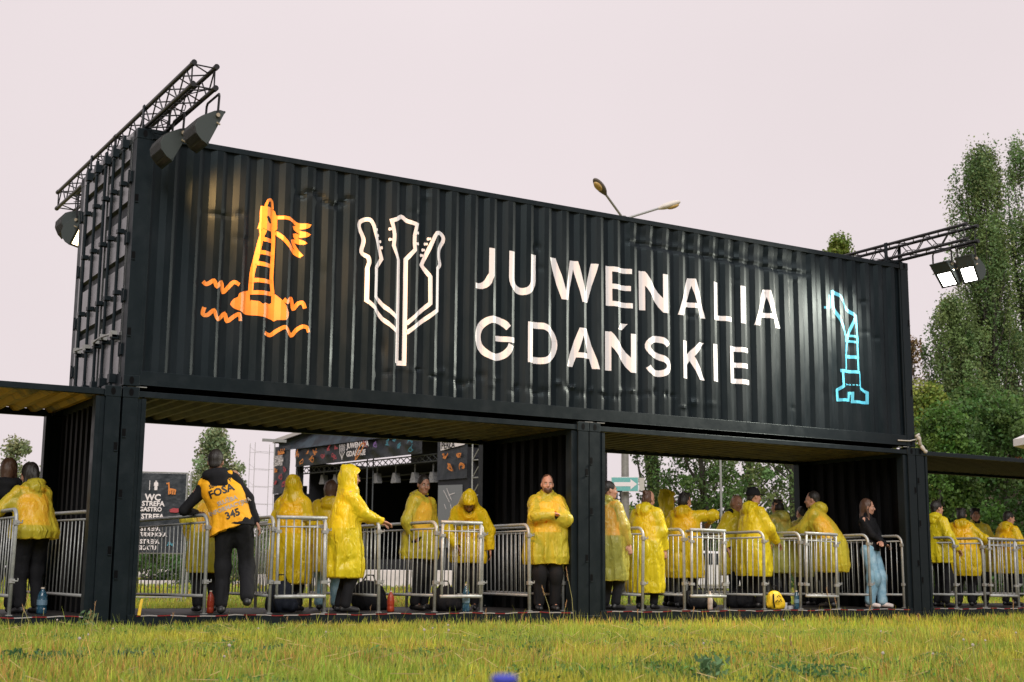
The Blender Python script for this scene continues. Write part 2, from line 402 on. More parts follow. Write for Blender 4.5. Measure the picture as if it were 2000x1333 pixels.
# ---- painted artwork, lying on the corrugated sheet
_layer = [0]
FOLDS = xs
def paint(name, polys, material, label=None):
    """polys: list of outlines (lists of (x,z)) or (outline, [holes]); world x and z on the wall"""
    bm = bmesh.new()
    for pl in polys:
        loops = [pl] if not isinstance(pl, tuple) else [pl[0]]+list(pl[1])
        _layer[0] += 1; off = .0022+.00025*(_layer[0] % 9)
        flat = [p for lp in loops for p in lp]
        tris = tessellate_polygon([[Vector((p[0], p[1], 0)) for p in lp] for lp in loops])
        vs = [bm.verts.new((p[0], off, p[1])) for p in flat]
        for t3 in tris:
            try: bm.faces.new([vs[i] for i in t3])
            except ValueError: pass
    x0 = min(v.co.x for v in bm.verts); x1 = max(v.co.x for v in bm.verts)
    z0 = min(v.co.z for v in bm.verts); z1 = max(v.co.z for v in bm.verts)
    for x in xs2:
        if x0 < x < x1: bmesh.ops.bisect_plane(bm, geom=bm.verts[:]+bm.edges[:]+bm.faces[:], plane_co=(x, 0, 0), plane_no=(1, 0, 0), dist=1e-5)
    for z in zs2[::2]:
        if z0 < z < z1: bmesh.ops.bisect_plane(bm, geom=bm.verts[:]+bm.edges[:]+bm.faces[:], plane_co=(0, 0, z), plane_no=(0, 0, 1), dist=1e-5)
    for v in bm.verts: v.co.y = wall_y(v.co.x, v.co.z)-v.co.y; v.co.z -= ZU
    for f in bm.faces:
        f.normal_update()
        if f.normal.y > 0: f.normal_flip()
    me = bpy.data.meshes.new(name); bm.to_mesh(me); bm.free(); me.materials.append(material)
    o = bpy.data.objects.new(name, me); link(o, up)
    if label: o['label'] = label
    return o
def ribbon(pts, w, closed=False):
    """centre line -> one mitred outline split in quads"""
    n = len(pts); L_, R_ = [], []
    w = w if hasattr(w, '__len__') else [w]*n
    for i, p in enumerate(pts):
        a = pts[i-1] if (i > 0 or closed) else None; b = pts[(i+1) % n] if (i < n-1 or closed) else None
        def nn(p, q): d = math.hypot(q[0]-p[0], q[1]-p[1]) or 1e-6; return (-(q[1]-p[1])/d, (q[0]-p[0])/d)
        if a is None: m = nn(p, b); s = 1
        elif b is None: m = nn(a, p); s = 1
        else:
            n1 = nn(a, p); n2 = nn(p, b); m = (n1[0]+n2[0], n1[1]+n2[1]); d = math.hypot(*m) or 1e-6; m = (m[0]/d, m[1]/d)
            s = min(1.9, 1/max(.3, m[0]*n1[0]+m[1]*n1[1]))
        L_.append((p[0]+m[0]*w[i]/2*s, p[1]+m[1]*w[i]/2*s)); R_.append((p[0]-m[0]*w[i]/2*s, p[1]-m[1]*w[i]/2*s))
    return [[L_[i], L_[(i+1) % n], R_[(i+1) % n], R_[i]] for i in range(n if closed else n-1)]
def smoothpts(pts, k=4, closed=False):
    n = len(pts); o = []
    for i in range(n if closed else n-1):
        g = lambda j: pts[j % n] if closed else pts[max(0, min(n-1, j))]
        p0, p1, p2, p3 = g(i-1), g(i), g(i+1), g(i+2)
        for s in range(k):
            t = s/k
            o.append(tuple(.5*(2*p1[c]+(p2[c]-p0[c])*t+(2*p0[c]-5*p1[c]+4*p2[c]-p3[c])*t*t+(3*p1[c]-p0[c]-3*p2[c]+p3[c])*t**3) for c in (0, 1)))
    if not closed: o.append(pts[-1])
    return o
def wallpt(ox, oy, s):
    def f(pts): 
        o = []
        for (x, y) in pts:
            q = at(ox+x*s, oy+y*s, .033); o.append((q[0], q[2]))
        return o
    return f
# letters in a unit box (x 0..1, y 0 bottom..1 top); each stroke: points, width factor (1 = stem)
def arc(cx, cy, rx, ry, a0, a1, n=12): return [(cx+rx*math.cos(R(a0+(a1-a0)*i/n)), cy+ry*math.sin(R(a0+(a1-a0)*i/n))) for i in range(n+1)]
def letter(ch, x0, x1, z0, z1, st=.090):
    W_, H_ = x1-x0, z1-z0; h = st/2; hb = .070; b = hb/2; P = []
    def A(pts, w): P.extend(ribbon([(x0+p[0], z0+p[1]) for p in pts], w))
    def Q(*pts): P.append([(x0+p[0], z0+p[1]) for p in pts])
    if ch == 'J':
        A([(W_-h, H_), (W_-h, .2)]+[(W_-h-.02-(W_-h-.03)*(1-math.cos(R(a)))/1.35, .2-(.2-b)*math.sin(R(a))) for a in (15, 30, 45, 60, 75, 90)]+[(0, b)], [st]*2+[st, .095, .09, .085, .08, hb, hb])
    elif ch == 'U':
        A([(h, H_)]+[(W_/2-(W_/2-h)*math.cos(R(a)), .2-(.2-b)*math.sin(R(a))) for a in range(0, 181, 15)]+[(W_-h, H_)], .092)
    elif ch == 'W':
        s = .105; q = W_
        for (a, c, d, e) in ((0, .30, 1, 0), (.53, .30, 1, 0), (.40, .70, 1, 0), (1.0, .70, 1, 0)): pass
        Q((0, H_), (s, H_), (.335*q+s*.3, 0), (.335*q-s*.75, 0)); Q((.50*q-s*.5, H_), (.50*q+s*.2, H_), (.335*q+s*.3, 0), (.335*q-s*.35, 0))
        Q((.50*q-s*.35, H_), (.50*q+s*.55, H_), (.73*q+s*.4, 0), (.73*q-s*.55, 0)); Q((q-s, H_), (q, H_), (.73*q+s*.4, 0), (.73*q-s*.3, 0))
    elif ch == 'E':
        Q((0, 0), (st, 0), (st, H_), (0, H_))
        for zc, e in ((b, 1), (H_*.5, .93), (H_-b, .98)): Q((st, zc-b), (W_*e, zc-b), (W_*e, zc+b), (st, zc+b))
    elif ch in 'NŃ':
        Q((0, 0), (st, 0), (st, H_), (0, H_)); Q((W_-st, 0), (W_, 0), (W_, H_), (W_-st, H_))
        Q((st, H_), (st, H_-.20), (W_-st, 0), (W_-st, .20))
        if ch == 'Ń': Q((W_*.38, H_+.04), (W_*.56, H_+.04), (W_*.74, H_+.13), (W_*.5, H_+.13))
    elif ch == 'A':
        c = W_/2; tw = .065
        Q((0, 0), (.105, 0), (c+.015, H_-.06), (c-tw, H_)); Q((W_-.105, 0), (W_, 0), (c+tw, H_), (c-.015, H_-.06)); Q((c-tw, H_), (c+.015, H_-.06), (c-.015, H_-.06), (c+tw, H_))
        za = .13; k = za/(H_)
        Q((.105+(c-.09)*k, za), (W_-.105-(c-.09)*k, za), (W_-.105-(c-.09)*(k+.13), za+hb), (.105+(c-.09)*(k+.13), za+hb))
    elif ch == 'L':
        Q((0, 0), (st, 0), (st, H_), (0, H_)); Q((st, 0), (W_, 0), (W_, hb), (st, hb))
    elif ch == 'I': Q((0, 0), (W_, 0), (W_, H_), (0, H_))
    elif ch == 'G':
        rx, ry = W_/2-h, H_/2-b+.012
        A(arc(W_/2, H_/2, rx, ry, 38, 345, 26), .09); Q((W_*.52, H_*.5-b), (W_, H_*.5-b), (W_, H_*.5+b), (W_*.52, H_*.5+b)); 
    elif ch == 'D':
        Q((0, 0), (st, 0), (st, H_), (0, H_))
        A([(st, H_-b), (W_*.45, H_-b)]+arc(W_*.45, H_/2, W_*.55-h, H_/2-b, 80, -80, 14)+[(W_*.45, b), (st, b)], .085)
    elif ch == 'S':
        c = W_/2; r = W_/2-.045
        up_ = arc(c, H_*.735, r, H_*.265-b+.008, 20, 235, 14); lo_ = arc(c, H_*.265, r, H_*.265-b+.008, 55, -165, 14)
        A(up_+lo_, .088)
    elif ch == 'K':
        Q((0, 0), (st, 0), (st, H_), (0, H_)); Q((st, H_*.38), (st, H_*.38+.14), (W_-.11, H_), (W_, H_)); Q((st+.045, H_*.5), (st+.11, H_*.62), (W_, 0), (W_-.115, 0))
    return P
LET = []
for ch, a, b_ in [('J', 4.373, 4.651), ('U', 4.861, 5.284), ('W', 5.492, 6.264), ('E', 6.403, 6.826), ('N', 6.956, 7.438), ('A', 7.608, 8.12), ('L', 8.253, 8.587), ('I', 8.745, 8.85), ('A', 9.001, 9.52)]:
    LET += letter(ch, a, b_, 4.092, 4.637)
for ch, a, b_ in [('G', 4.38, 4.96), ('D', 5.154, 5.625), ('A', 5.76, 6.28), ('Ń', 6.387, 6.88), ('S', 7.035, 7.49), ('K', 7.688, 8.09), ('I', 8.225, 8.325), ('E', 8.532, 8.90)]:
    LET += letter(ch, a, b_, 3.212, 3.742)
paint('lettering', LET, M_PWHITE, 'white painted festival name in two rows of capitals')

# orange lighthouse
T = wallpt(380, 370, .225); G = []
G.append((T([(570, 150), (615, 148), (660, 158), (702, 190), (722, 250), (722, 345), (690, 372), (610, 352), (590, 335), (545, 345), (562, 280), (565, 200)]), [T([(622, 240), (640, 232), (662, 258), (668, 292), (655, 298), (632, 272)])]))
G += ribbon(T(smoothpts([(612, 150), (632, 108), (655, 92), (674, 108), (678, 172)])), .035)
G += ribbon(T(smoothpts([(606, 352), (575, 425), (548, 540), (530, 620), (505, 720), (490, 890)])), .058)
G += ribbon(T(smoothpts([(684, 360), (688, 430), (680, 620), (672, 780), (682, 905)])), .046)
G += ribbon(T([(590, 330), (566, 352), (572, 420)]), .025)
for a in ([(575, 432), (690, 452)], [(555, 545), (685, 565)], [(530, 640), (680, 668)], [(505, 785), (680, 806)], [(490, 893), (690, 908)]): G += ribbon(T(a), .05)
G.append((T(smoothpts([(312, 992), (335, 955), (372, 935), (385, 905), (440, 884), (500, 882), (600, 893), (690, 905), (735, 945), (775, 985), (808, 1045), (820, 1085), (800, 1130), (760, 1138), (715, 1136), (690, 1146), (665, 1130), (600, 1110), (520, 1096), (440, 1085), (400, 1060), (345, 1040), (320, 1015)], 3, True)),
          [T([(484, 912), (672, 916), (670, 985), (655, 995), (610, 985), (590, 998), (560, 975), (510, 965), (495, 958), (486, 972)])]))
G += ribbon(T(smoothpts([(715, 243), (800, 252), (850, 272), (900, 305), (985, 320), (935, 335), (872, 332), (915, 372), (978, 398), (925, 408), (872, 398), (900, 440), (948, 468), (905, 462), (852, 450), (885, 520), (930, 585)])), .042)
G += ribbon(T(smoothpts([(705, 372), (760, 420), (820, 490), (870, 550), (925, 580)])), .05)
for a in ([(78, 798), (110, 822), (165, 795), (190, 845), (236, 808), (250, 890), (300, 845), (340, 808), (385, 832)], [(88, 1022), (75, 1078), (110, 1092), (165, 1055), (200, 1128), (265, 1080), (285, 1142), (340, 1105), (385, 1088), (395, 1145)],
          [(770, 955), (805, 980), (840, 950), (860, 1035), (900, 992), (935, 990), (952, 1038)], [(608, 1245), (660, 1265), (720, 1225), (790, 1200), (840, 1268), (885, 1222), (930, 1195), (970, 1205), (985, 1245)]):
    G += ribbon(T(smoothpts(a, 5)), .046)
paint('lighthouse_drawing', G, M_PORANGE, 'orange hand drawn lighthouse on a rock among waves')
# white guitar-head trident
T = wallpt(680, 400, .24); G = []
G += ribbon(T([(392, 1030), (330, 975), (280, 930), (240, 880), (215, 840), (147, 780), (154, 520)]+smoothpts([(168, 475), (160, 430), (112, 385), (128, 300), (120, 250), (95, 190), (97, 145), (140, 120), (180, 130), (205, 175)], 4)+[(275, 440), (230, 510), (223, 750), (300, 835), (398, 925)]), .051)
G += ribbon(T([(397, 1290), (410, 450)]+smoothpts([(365, 335), (372, 240), (352, 132)], 4)+smoothpts([(395, 120), (440, 97), (485, 135), (558, 165)], 4)+smoothpts([(537, 250), (535, 320), (541, 368)], 3)+[(470, 447), (456, 1290)]), .051)
G += ribbon(T([(392, 1288), (470, 1292)]), .06)
G += ribbon(T([(472, 970), (665, 805), (665, 590), (600, 490), (700, 262)]+smoothpts([(718, 235), (750, 232), (776, 262), (775, 300), (742, 360), (738, 430), (748, 488), (727, 520)], 4)+[(725, 860), (472, 1045)]), .051)
for (a, b_) in [((225, 205), 1), ((238, 252), 1), ((257, 300), 1), ((270, 350), 1), ((343, 200), -1), ((343, 285), -1), ((560, 232), 1), ((560, 320), 1), ((658, 280), -1), ((636, 320), -1), ((618, 368), -1), ((604, 412), -1)]:
    G += ribbon(T([(a[0]-12, a[1]-2), (a[0]+12, a[1]+2)]), .03)
    cx = a[0]+(8*b_); G.append(T([(cx+9*math.cos(i*.8), a[1]+14*math.sin(i*.8)) for i in range(8)]))
paint('guitar_emblem', G, M_PWHITE, 'white trident outline made of three guitar necks')
# blue harbour crane
T = wallpt(1590, 540, .195); G = []
for pts, w in (([(185, 145), (255, 200), (330, 330), (412, 408)], .075), ([(186, 140), (192, 300)], .09), ([(190, 295), (250, 420), (318, 590)], .07), ([(150, 190), (148, 320)], .07), ([(98, 312), (150, 316)], .05), ([(408, 395), (345, 590), (322, 790), (320, 940)], .06), ([(410, 405), (425, 660), (430, 800), (438, 945)], .06),
               ([(302, 582), (434, 612)], .05), ([(310, 640), (436, 668)], .05), ([(308, 800), (448, 818)], .07), ([(258, 945), (465, 965)], .065), ([(278, 945), (288, 1100), (236, 1140), (243, 1238), (352, 1240), (356, 1172), (388, 1172), (388, 1256), (531, 1268), (530, 1168), (466, 1120), (455, 958)], .062), ([(320, 590), (315, 640)], .05), ([(430, 600), (436, 670)], .05)):
    G += ribbon(T(pts), w*.72)
for i in range(6): G += ribbon(T([(312+i*25, 1082+i*2), (327+i*25, 1083+i*2)]), .02)
paint('crane_drawing', G, M_PBLUE, 'light blue line drawing of a harbour crane')

# ---- doors of the raised container (left end)
def door_leaf(y0, y1, zlo=.16, zhi=HU-.135):
    b = MB(); bands = [(4.46-ZU, 4.61-ZU), (3.89-ZU, 3.99-ZU), (3.29-ZU, 3.385-ZU), (5.02-ZU, 5.10-ZU)]
    zl = [zlo]
    for a, c in sorted(bands): zl += [a-.012, a+.014, c-.014, c+.012]
    zl.append(zhi); xo = []
    for i, z in enumerate(zl): xo.append(.012 if (i % 4) in (0, 1) else .052)
    yi0, yi1 = y0+.07, y1-.07
    for i in range(len(zl)-1):
        q = [(xo[i], yi1, zl[i]), (xo[i], yi0, zl[i]), (xo[i+1], yi0, zl[i+1]), (xo[i+1], yi1, zl[i+1])]
        b.add(q, [(0, 1, 2, 3)], 1 if xo[i] != xo[i+1] or xo[i] > .03 else 0)  # dark ground reflection of the recessed bands is put into their colour
    b.box((.0, y0+.004, zlo), (.055, yi0, zhi)); b.box((.0, yi1, zlo), (.055, y1-.004, zhi))
    o = b.build('door', [M_DOOR, M_POST], up, bevel=.003); return o
d1 = door_leaf(.172, 1.215); d2 = door_leaf(1.223, 2.266)
b = MB(); b.box((.0, .165, HU-.133), (.07, CW-.165, HU-.004)); b.build('door_header', M_DOOR, up, bevel=.004)
b = MB(); b.box((.0, .165, .005), (.07, CW-.165, .155)); b.build('door_sill', M_POST, up, bevel=.004)
for y, d in ((.36, d1), (.76, d1), (1.10, d1), (1.50, d2), (1.90, d2)):
    b = MB(); b.tube([(-.045, y, .03), (-.045, y, HU-.03)], .018, 10)
    for z in (.06, HU-.16): b.box((-.072, y-.045, z), (.002, y+.045, z+.10)); b.box((-.06, y-.03, z-.03), (-.03, y+.03, z+.15))
    for z in (.55, 1.05, 1.75, 2.3): b.box((-.068, y-.04, z), (.006, y+.04, z+.05))
    b.build('locking_bar', M_POST, d, bevel=.003)
for y, d, s in ((.36, d1, 1), (1.10, d1, -1), (1.50, d2, 1)):
    b = MB(); b.tube([(-.065, y, .60), (-.085, y+s*.12, .605), (-.09, y+s*.40, .615)], .014, 6); b.box((-.10, y+s*.36-.03, .585), (-.02, y+s*.36+.03, .65)); b.box((-.08, y-.04, .57), (-.01, y+.04, .64))
    b.build('handle', M_STEELD, d)
for y in (.165, 2.27):
    for z in (.35, .95, 1.6, 2.3):
        b = MB(); b.box((-.022, y-.05, z), (.012, y+.05, z+.12)); b.tube([(-.02, y, z-.02), (-.02, y, z+.14)], .014, 6); b.build('hinge', M_POST, up)
# twist-lock rods glinting in the gap between the storeys
for i, (x, y) in enumerate(((.1, .06), (6.0, .06), (6.19, .06), (11.9, .06))):
    b = MB(); b.box((x-.04, y-.02, ZB+HL-.002), (x+.04, y+.1, ZU+.002)); b.tube([(x+.04, .02, ZB+HL+.006), (x+.16, .012, ZB+HL+.006)], .006, 6)
    tag(b.build('twist_lock', M_STEELD), ['steel twist lock under the left front corner of the raised container', 'steel twist lock on the left one of the two middle posts', 'steel twist lock on the right one of the two middle posts', 'steel twist lock under the right front corner of the raised container'][i], 'twist lock', 'twist locks between the containers')
# pale strap knotted round the right corner
b = MB(); pts = []
for i in range(15): t_ = i/14; pts.append((12.20+.17*t_, -.03-.02*math.sin(t_*9), 2.66-.24*t_+.012*math.sin(t_*14)))
b.tube(pts, [.022+.012*math.sin(i*2.3)**2 for i in range(15)], 7); b.tube([(12.22, -.02, 2.63), (12.05, -.02, 2.59), (11.80, -.015, 2.585)], .010, 6)
b.tube([(12.17, -.03, 2.66), (12.22, -.05, 2.70), (12.26, -.03, 2.65), (12.2, -.05, 2.62)], .02, 6)
tag(b.build('tie_strap', mat('pale_webbing', (.45, .42, .38), .8), smooth=True), 'pale twisted strap knotted round the lower right corner of the raised container', 'strap')

# ================================================================== TRUSSES AND FLOODLIGHTS
ZR = ZU+HU
def truss(x0, y0, y1, label):
    t = thing('lighting_truss', label, 'truss', (x0, y0, ZR), group='lighting trusses on the raised container')
    Ln = y1-y0; zb, zt, w = .045, .275, .24; c = .0245
    for x in (0, w):
        for z in (zb, zt):
            b = MB(); b.tube([(x, 0, z), (x, Ln, z)], c, 12)
            for y in (0, Ln/2, Ln): b.tube([(x, y-.03, z), (x, y+.03, z)], c+.006, 10)
            b.build('chord', M_TRUSS, t, smooth=False)
    b = MB(); n = int(Ln/.235); s = Ln/n
    for i in range(n):
        ya, yb = i*s+.02, (i+1)*s-.02; e = i % 2
        for (p, q) in (((0, zb), (0, zt)), ((w, zt), (w, zb)), ((0, zt), (w, zt)), ((w, zb), (0, zb))):
            if e: p, q = q, p
            b.tube([(p[0], ya, p[1]), (q[0], yb, q[1])], .0085, 6)
    for y in (.03, Ln/2-.03, Ln/2+.03, Ln-.03):
        for (p, q) in (((0, zb), (0, zt)), ((w, zb), (w, zt)), ((0, zt), (w, zt)), ((0, zb), (w, zb))): b.tube([(p[0], y, p[1]), (q[0], y, q[1])], .0085, 6)
    b.build('bracing', M_TRUSS, t)
    # feet clamps on the container corners
    b = MB()
    for yy in (.1-y0, CW-.1-y0):
        b.box((-.03, yy-.06, -.02), (w+.03, yy+.06, .022)); b.box((-.035, yy-.03, .0), (-.022, yy+.03, .30)); b.box((w+.022, yy-.03, .0), (w+.035, yy+.03, .30))
    b.build('clamp', M_POST, t)
    # cable wound along the chords
    b = MB(); pts = []
    for i in range(60):
        y = .1+i*(Ln-.3)/60; pts.append((w*.5+.10*math.sin(i*.9), y, zb+.03+.035*abs(math.sin(i*.7))))
    b.tube(pts, .006, 5); b.tube([(w, Ln*.32, zb), (w+.01, Ln*.32+.02, zb-.05), (w+.0, Ln*.32, zb-.14)], .003, 4)
    b.build('cable', M_TRUSS, t, smooth=True)
    return t
truss(.11, -1.53, 4.2, 'black box truss overhanging the left end of the raised container')
truss(11.85, -1.43, 4.2, 'black box truss overhanging the right end of the raised container')

def floodlight(label, loc, side, tilt, warm, lit_w, yoke_up, glow, wd=.37, rz=0):
    """side +1: shines towards +X, -1: towards -X; housing extruded along Y"""
    t = thing('floodlight', label, 'floodlight', loc, group='floodlights hanging from the trusses')
    t.rotation_euler = (0, 0, rz)
    # profile in (s,t): s down along the face, t behind the face
    prof = [(0, 0), (.015, .05), (.06, .10), (.13, .15), (.24, .205), (.32, .20), (.38, .15), (.415, .07), (.42, 0)]
    ca, sa = math.cos(tilt), math.sin(tilt)
    def P(s, q):      # face direction vector down/back
        # s axis: down and away from the lit side ; normal n: lit side and down
        sx, sz = -ca*side, -sa; nx, nz = sa*side, -ca
        return (sx*s-nx*q+.16*ca*side, sz*s-nz*q+.10)
    pts = [P(*p) for p in prof]
    for ya in (-wd/2, wd/2-.006): b = MB(); b.prism(pts, ya, ya+.006); b.build('side_plate', M_LAMPB, t, bevel=.002)
    b = MB()
    n = len(pts); inner = [P(max(.004, min(.416, p[0])), p[1]*.96) for p in prof]
    for i in range(n-1): b.add([(inner[i][0], -wd/2+.006, inner[i][1]), (inner[i+1][0], -wd/2+.006, inner[i+1][1]), (inner[i+1][0], wd/2-.006, inner[i+1][1]), (inner[i][0], wd/2-.006, inner[i][1])], [(3, 2, 1, 0), (0, 1, 2, 3)])
    for k in range(22):   # cooling fins over the curved back
        y = -wd/2+.014+k*(wd-.028)/21
        pp = [P(s, q) for s, q in ((.12, .150), (.18, .188), (.24, .218), (.31, .214), (.375, .165), (.41, .09), (.38, .04), (.2, .04))]
        b.prism(pp, y-.002, y+.002)
    b.build('housing', M_LAMPF, t)
    b = MB(); 
    # front bezel
    for (s0, s1) in ((.0, .02), (.40, .422)): b.prism([P(s0, -.008), P(s1, -.008), P(s1, .01), P(s0, .01)], -wd/2, wd/2)
    for ya, yb in ((-wd/2, -wd*.38), (wd*.38, wd/2)): b.prism([P(.02, -.004), P(.40, -.004), P(.40, .01), P(.02, .01)], ya+.001, yb-.001)
    b.prism([P(.02, -.003), P(.18, -.003), P(.18, .01), P(.02, .01)], -wd*.38, wd*.38)
    b.build('bezel', M_LAMPB, t)
    q = [P(.19, -.001), P(.395, -.001)]
    b = MB()
    for ya, yb in ((-wd*.36, wd*.36),):
        b.add([(q[0][0], ya, q[0][1]), (q[1][0], ya, q[1][1]), (q[1][0], yb, q[1][1]), (q[0][0], yb, q[0][1])], [(0, 1, 2, 3) if side > 0 else (3, 2, 1, 0)])
    b.build('lens', mat('lit_lens_warm' if warm else 'lit_lens_white', (.8, .8, .8), .3, emit=((1, .74, .42) if warm else (1, .97, .93), glow)), t)
    # yoke
    b = MB(); pv = P(.09, .05)
    for y in (-wd/2-.012, wd/2+.012):
        b.tube([(pv[0], y, pv[1]), (pv[0]*.5, y, yoke_up-.03), (pv[0]*.3, y*.9, yoke_up)], .013, 6)
    b.tube([(pv[0]*.3, -wd/2*.95, yoke_up), (pv[0]*.3, wd/2*.95, yoke_up)], .013, 6)
    b.build('yoke', M_TRUSS, t)
    for y in (-wd/2-.022, wd/2+.022):
        b = MB(); b.tube([(pv[0], y-.012, pv[1]), (pv[0], y+.012, pv[1])], .022, 8); p2 = P(.17, .03); b.tube([(p2[0], y-.006, p2[1]), (p2[0]+.04*side, y-.006, p2[1]-.02)], .010, 6); b.build('bolt', M_BRASS, t)
    # lamp
    c = P(.24, -.03); nx, nz = sa*side, -ca
    ld = bpy.data.lights.new('lamp_light', 'AREA'); ld.shape = 'RECTANGLE'; ld.size = .25; ld.size_y = wd-.06; ld.energy = lit_w; ld.spread = R(95)
    ld.color = (1, .50, .17) if warm else (1, .97, .82)
    lo = bpy.data.objects.new('lamp_light', ld); link(lo, t); lo.location = (c[0], 0, c[1])
    lo.rotation_euler = Vector((-nx, 0, -nz)).to_track_quat('Z', 'X').to_euler()
    return t
zl = ZR+.045-.245
floodlight('front floodlight under the left truss, furthest out over the grass, amber light', (.43, -1.27, zl-.05), 1, R(66), True, 40, .28, 6)
floodlight('second floodlight under the left truss, beside the corner post of the raised container', (.31, -.50, zl-.05), 1, R(64), True, 40, .28, 6)
floodlight('upper of the two floodlights behind the door end of the raised container', (.30, 3.75, zl-.02), 1, R(50), True, 8, .20, 6)
floodlight('lower of the two floodlights behind the door end, its bright lens showing', (.29, 3.25, zl-.20), 1, R(62), True, 5, .40, 2.0, rz=R(-50))
floodlight('right-hand glaring floodlight under the right truss', (12.02, -1.27, zl-.06), -1, R(66), False, 72, .25, 14, wd=.31)
floodlight('left-hand glaring floodlight under the right truss, nearer the wall', (11.94, -.90, zl-.11), -1, R(52), False, 72, .29, 14, wd=.33)

# ================================================================== BARRIERS
BF = FZ
def barrier_proto():
    t = thing('crowd_barrier', '', 'crowd barrier')
    Ln = 2.15
    b = MB(); r = .12; pts = [(0, 0, .0), (0, 0, 1.08-r)]
    pts += [(0, r*(1-math.cos(R(a))), 1.08-r+r*math.sin(R(a))) for a in (15, 30, 45, 60, 75, 90)]
    pts += [(0, Ln-r, 1.08)]+[(0, Ln-r+r*math.sin(R(a)), 1.08-r*(1-math.cos(R(a)))) for a in (15, 30, 45, 60, 75, 90)]+[(0, Ln, 0)]
    b.tube(pts, .0205, 10); b.build('frame', M_STEEL, t, smooth=True)
    b = MB(); b.tube([(0, .018, .20), (0, Ln-.018, .20)], .0175, 8); b.tube([(0, .018, 1.0), (0, Ln-.018, 1.0)], .012, 8); b.build('rail', M_STEELD, t, smooth=True)
    b = MB()
    for i in range(1, 19): b.tube([(0, i*Ln/19, .20), (0, i*Ln/19, 1.0)], .0072, 6)
    b.build('bars', M_STEEL, t, smooth=True)
    for z in (.33, .92):
        b = MB(); b.box((-.028, -.032, z), (.028, .02, z+.045)); b.tube([(.0, -.03, z+.022), (.055, -.03, z+.022), (.055, -.03, z+.05)], .009, 6); b.build('hook', M_STEELD, t)
    for y in (.0, Ln):
        b = MB(); b.box((-.030, y-.026, 0), (.030, y+.026, .012)); b.build('foot', M_STEELD, t)
    return t
def gate_proto():
    t = thing('passage_gate', '', 'barrier gate')
    w = .55; b = MB(); b.tube([(-.02, 0, 1.075), (w+.02, 0, 1.075)], .022, 10); b.tube([(0, 0, 1.07), (0, 0, .19)], .017, 8); b.tube([(w, 0, 1.07), (w, 0, .19)], .017, 8); b.tube([(-.02, 0, .19), (w+.02, 0, .19)], .021, 10)
    b.build('frame', M_STEEL, t, smooth=True)
    b = MB(); b.tube([(.02, 0, .97), (w-.02, 0, .97)], .009, 6)
    for i in range(1, 6): b.tube([(i*w/6, 0, .19), (i*w/6, 0, 1.06)], .0085, 6)
    b.build('bars', M_STEEL, t, smooth=True)
    for x in (0, w):
        for z in (.33, .90):
            b = MB(); b.box((x-.035, -.02, z), (x+.035, .02, z+.035)); b.build('hinge', M_STEELD, t)
    return t
rb_ = random.Random(5); bp0 = barrier_proto(); gp0 = gate_proto(); used = {'b': 0, 'g': 0}
def place_barrier(X, y, label, rz=0, z=None, tilt=0):
    t = bp0 if not used['b'] else dup(bp0); used['b'] = 1
    t.location = (X, y, BF if z is None else z); t.rotation_euler = (rb_.uniform(-.008, .008), tilt+rb_.uniform(-.022, .022), rz+rb_.uniform(-.05, .05)); t['label'] = label; t['group'] = 'steel crowd barriers forming the entrance lanes'
def place_gate(X, y, label, w=.55, rz=0, tilt=0):
    t = gp0 if not used['g'] else dup(gp0); used['g'] = 1
    t.location = (X, y, BF); t.rotation_euler = (0, tilt, rz); t.scale = (w/.55, 1, 1); t['label'] = label; t['group'] = 'short gates closing the entrance lanes'
for X, y, lb, rz in [
    (-1.00, .10, 'steel barrier at the left edge of the photo, beside the woman with tied hair', 0),
    (-.235, .10, 'steel barrier leaning against the dark end wall of the left container', R(4)),
    (1.04, .08, 'steel barrier under the left forearm of the guard in the numbered vest', R(3)),
    (1.79, .08, 'steel barrier just right of the guard in the numbered vest', 0),
    (2.47, .10, 'steel barrier between the two tall hooded raincoat wearers', 0),
    (3.15, .08, 'steel barrier on which the side-on hooded person rests a hand', 0),
    (3.89, .08, 'steel barrier in front of the man with short hair and lowered hood', 0),
    (4.55, .10, 'steel barrier beside the bowed hooded person', 0),
    (5.24, .08, 'steel barrier ending beside the bearded man with crossed arms', 0),
    (5.86, .25, 'dark steel barrier behind the bearded man with crossed arms', 0),
    (7.00, .08, 'steel barrier in front of the woman with the hair bun', 0),
    (8.42, .10, 'steel barrier left of the man in the black cap', 0),
    (9.12, .08, 'steel barrier in front of the man in the black cap', 0),
    (9.82, .10, 'steel barrier behind the yellow bag', 0),
    (10.54, .08, 'steel barrier by the elbow of the man leaning on the gate', 0),
    (11.20, .08, 'steel barrier in front of the woman in jeans', 0),
    (11.92, .10, 'steel barrier right of the woman in jeans, against the wall', 0),
    (13.04, .08, 'steel barrier beside the raincoat wearer with backpack straps', 0),
    (13.73, .10, 'steel barrier in front of the broad back with dark hair at right', 0),
    (14.50, .08, 'last steel barrier towards the right edge of the photo', 0),
    (15.2, .10, 'steel barrier cut off by the right edge of the photo', 0)]:
    place_barrier(X, y, lb, rz)
place_barrier(7.72, .10, 'steel barrier left of the gate next to the person with outstretched arm')
for X, w, lb, tl in [(1.855, .57, 'narrow gate in front of the first hooded figure from the left', R(-.5)), (3.96, .53, 'narrow gate in front of the bowed hooded person', 0), (7.79, .57, 'narrow gate below the outstretched yellow arm', R(.6)), (9.88, .58, 'narrow gate under the clasped hands of the leaning man', R(1.2)), (13.79, .60, 'narrow gate near the right edge of the photo', R(1))]:
    place_gate(X, .03, lb, w, 0, tl)

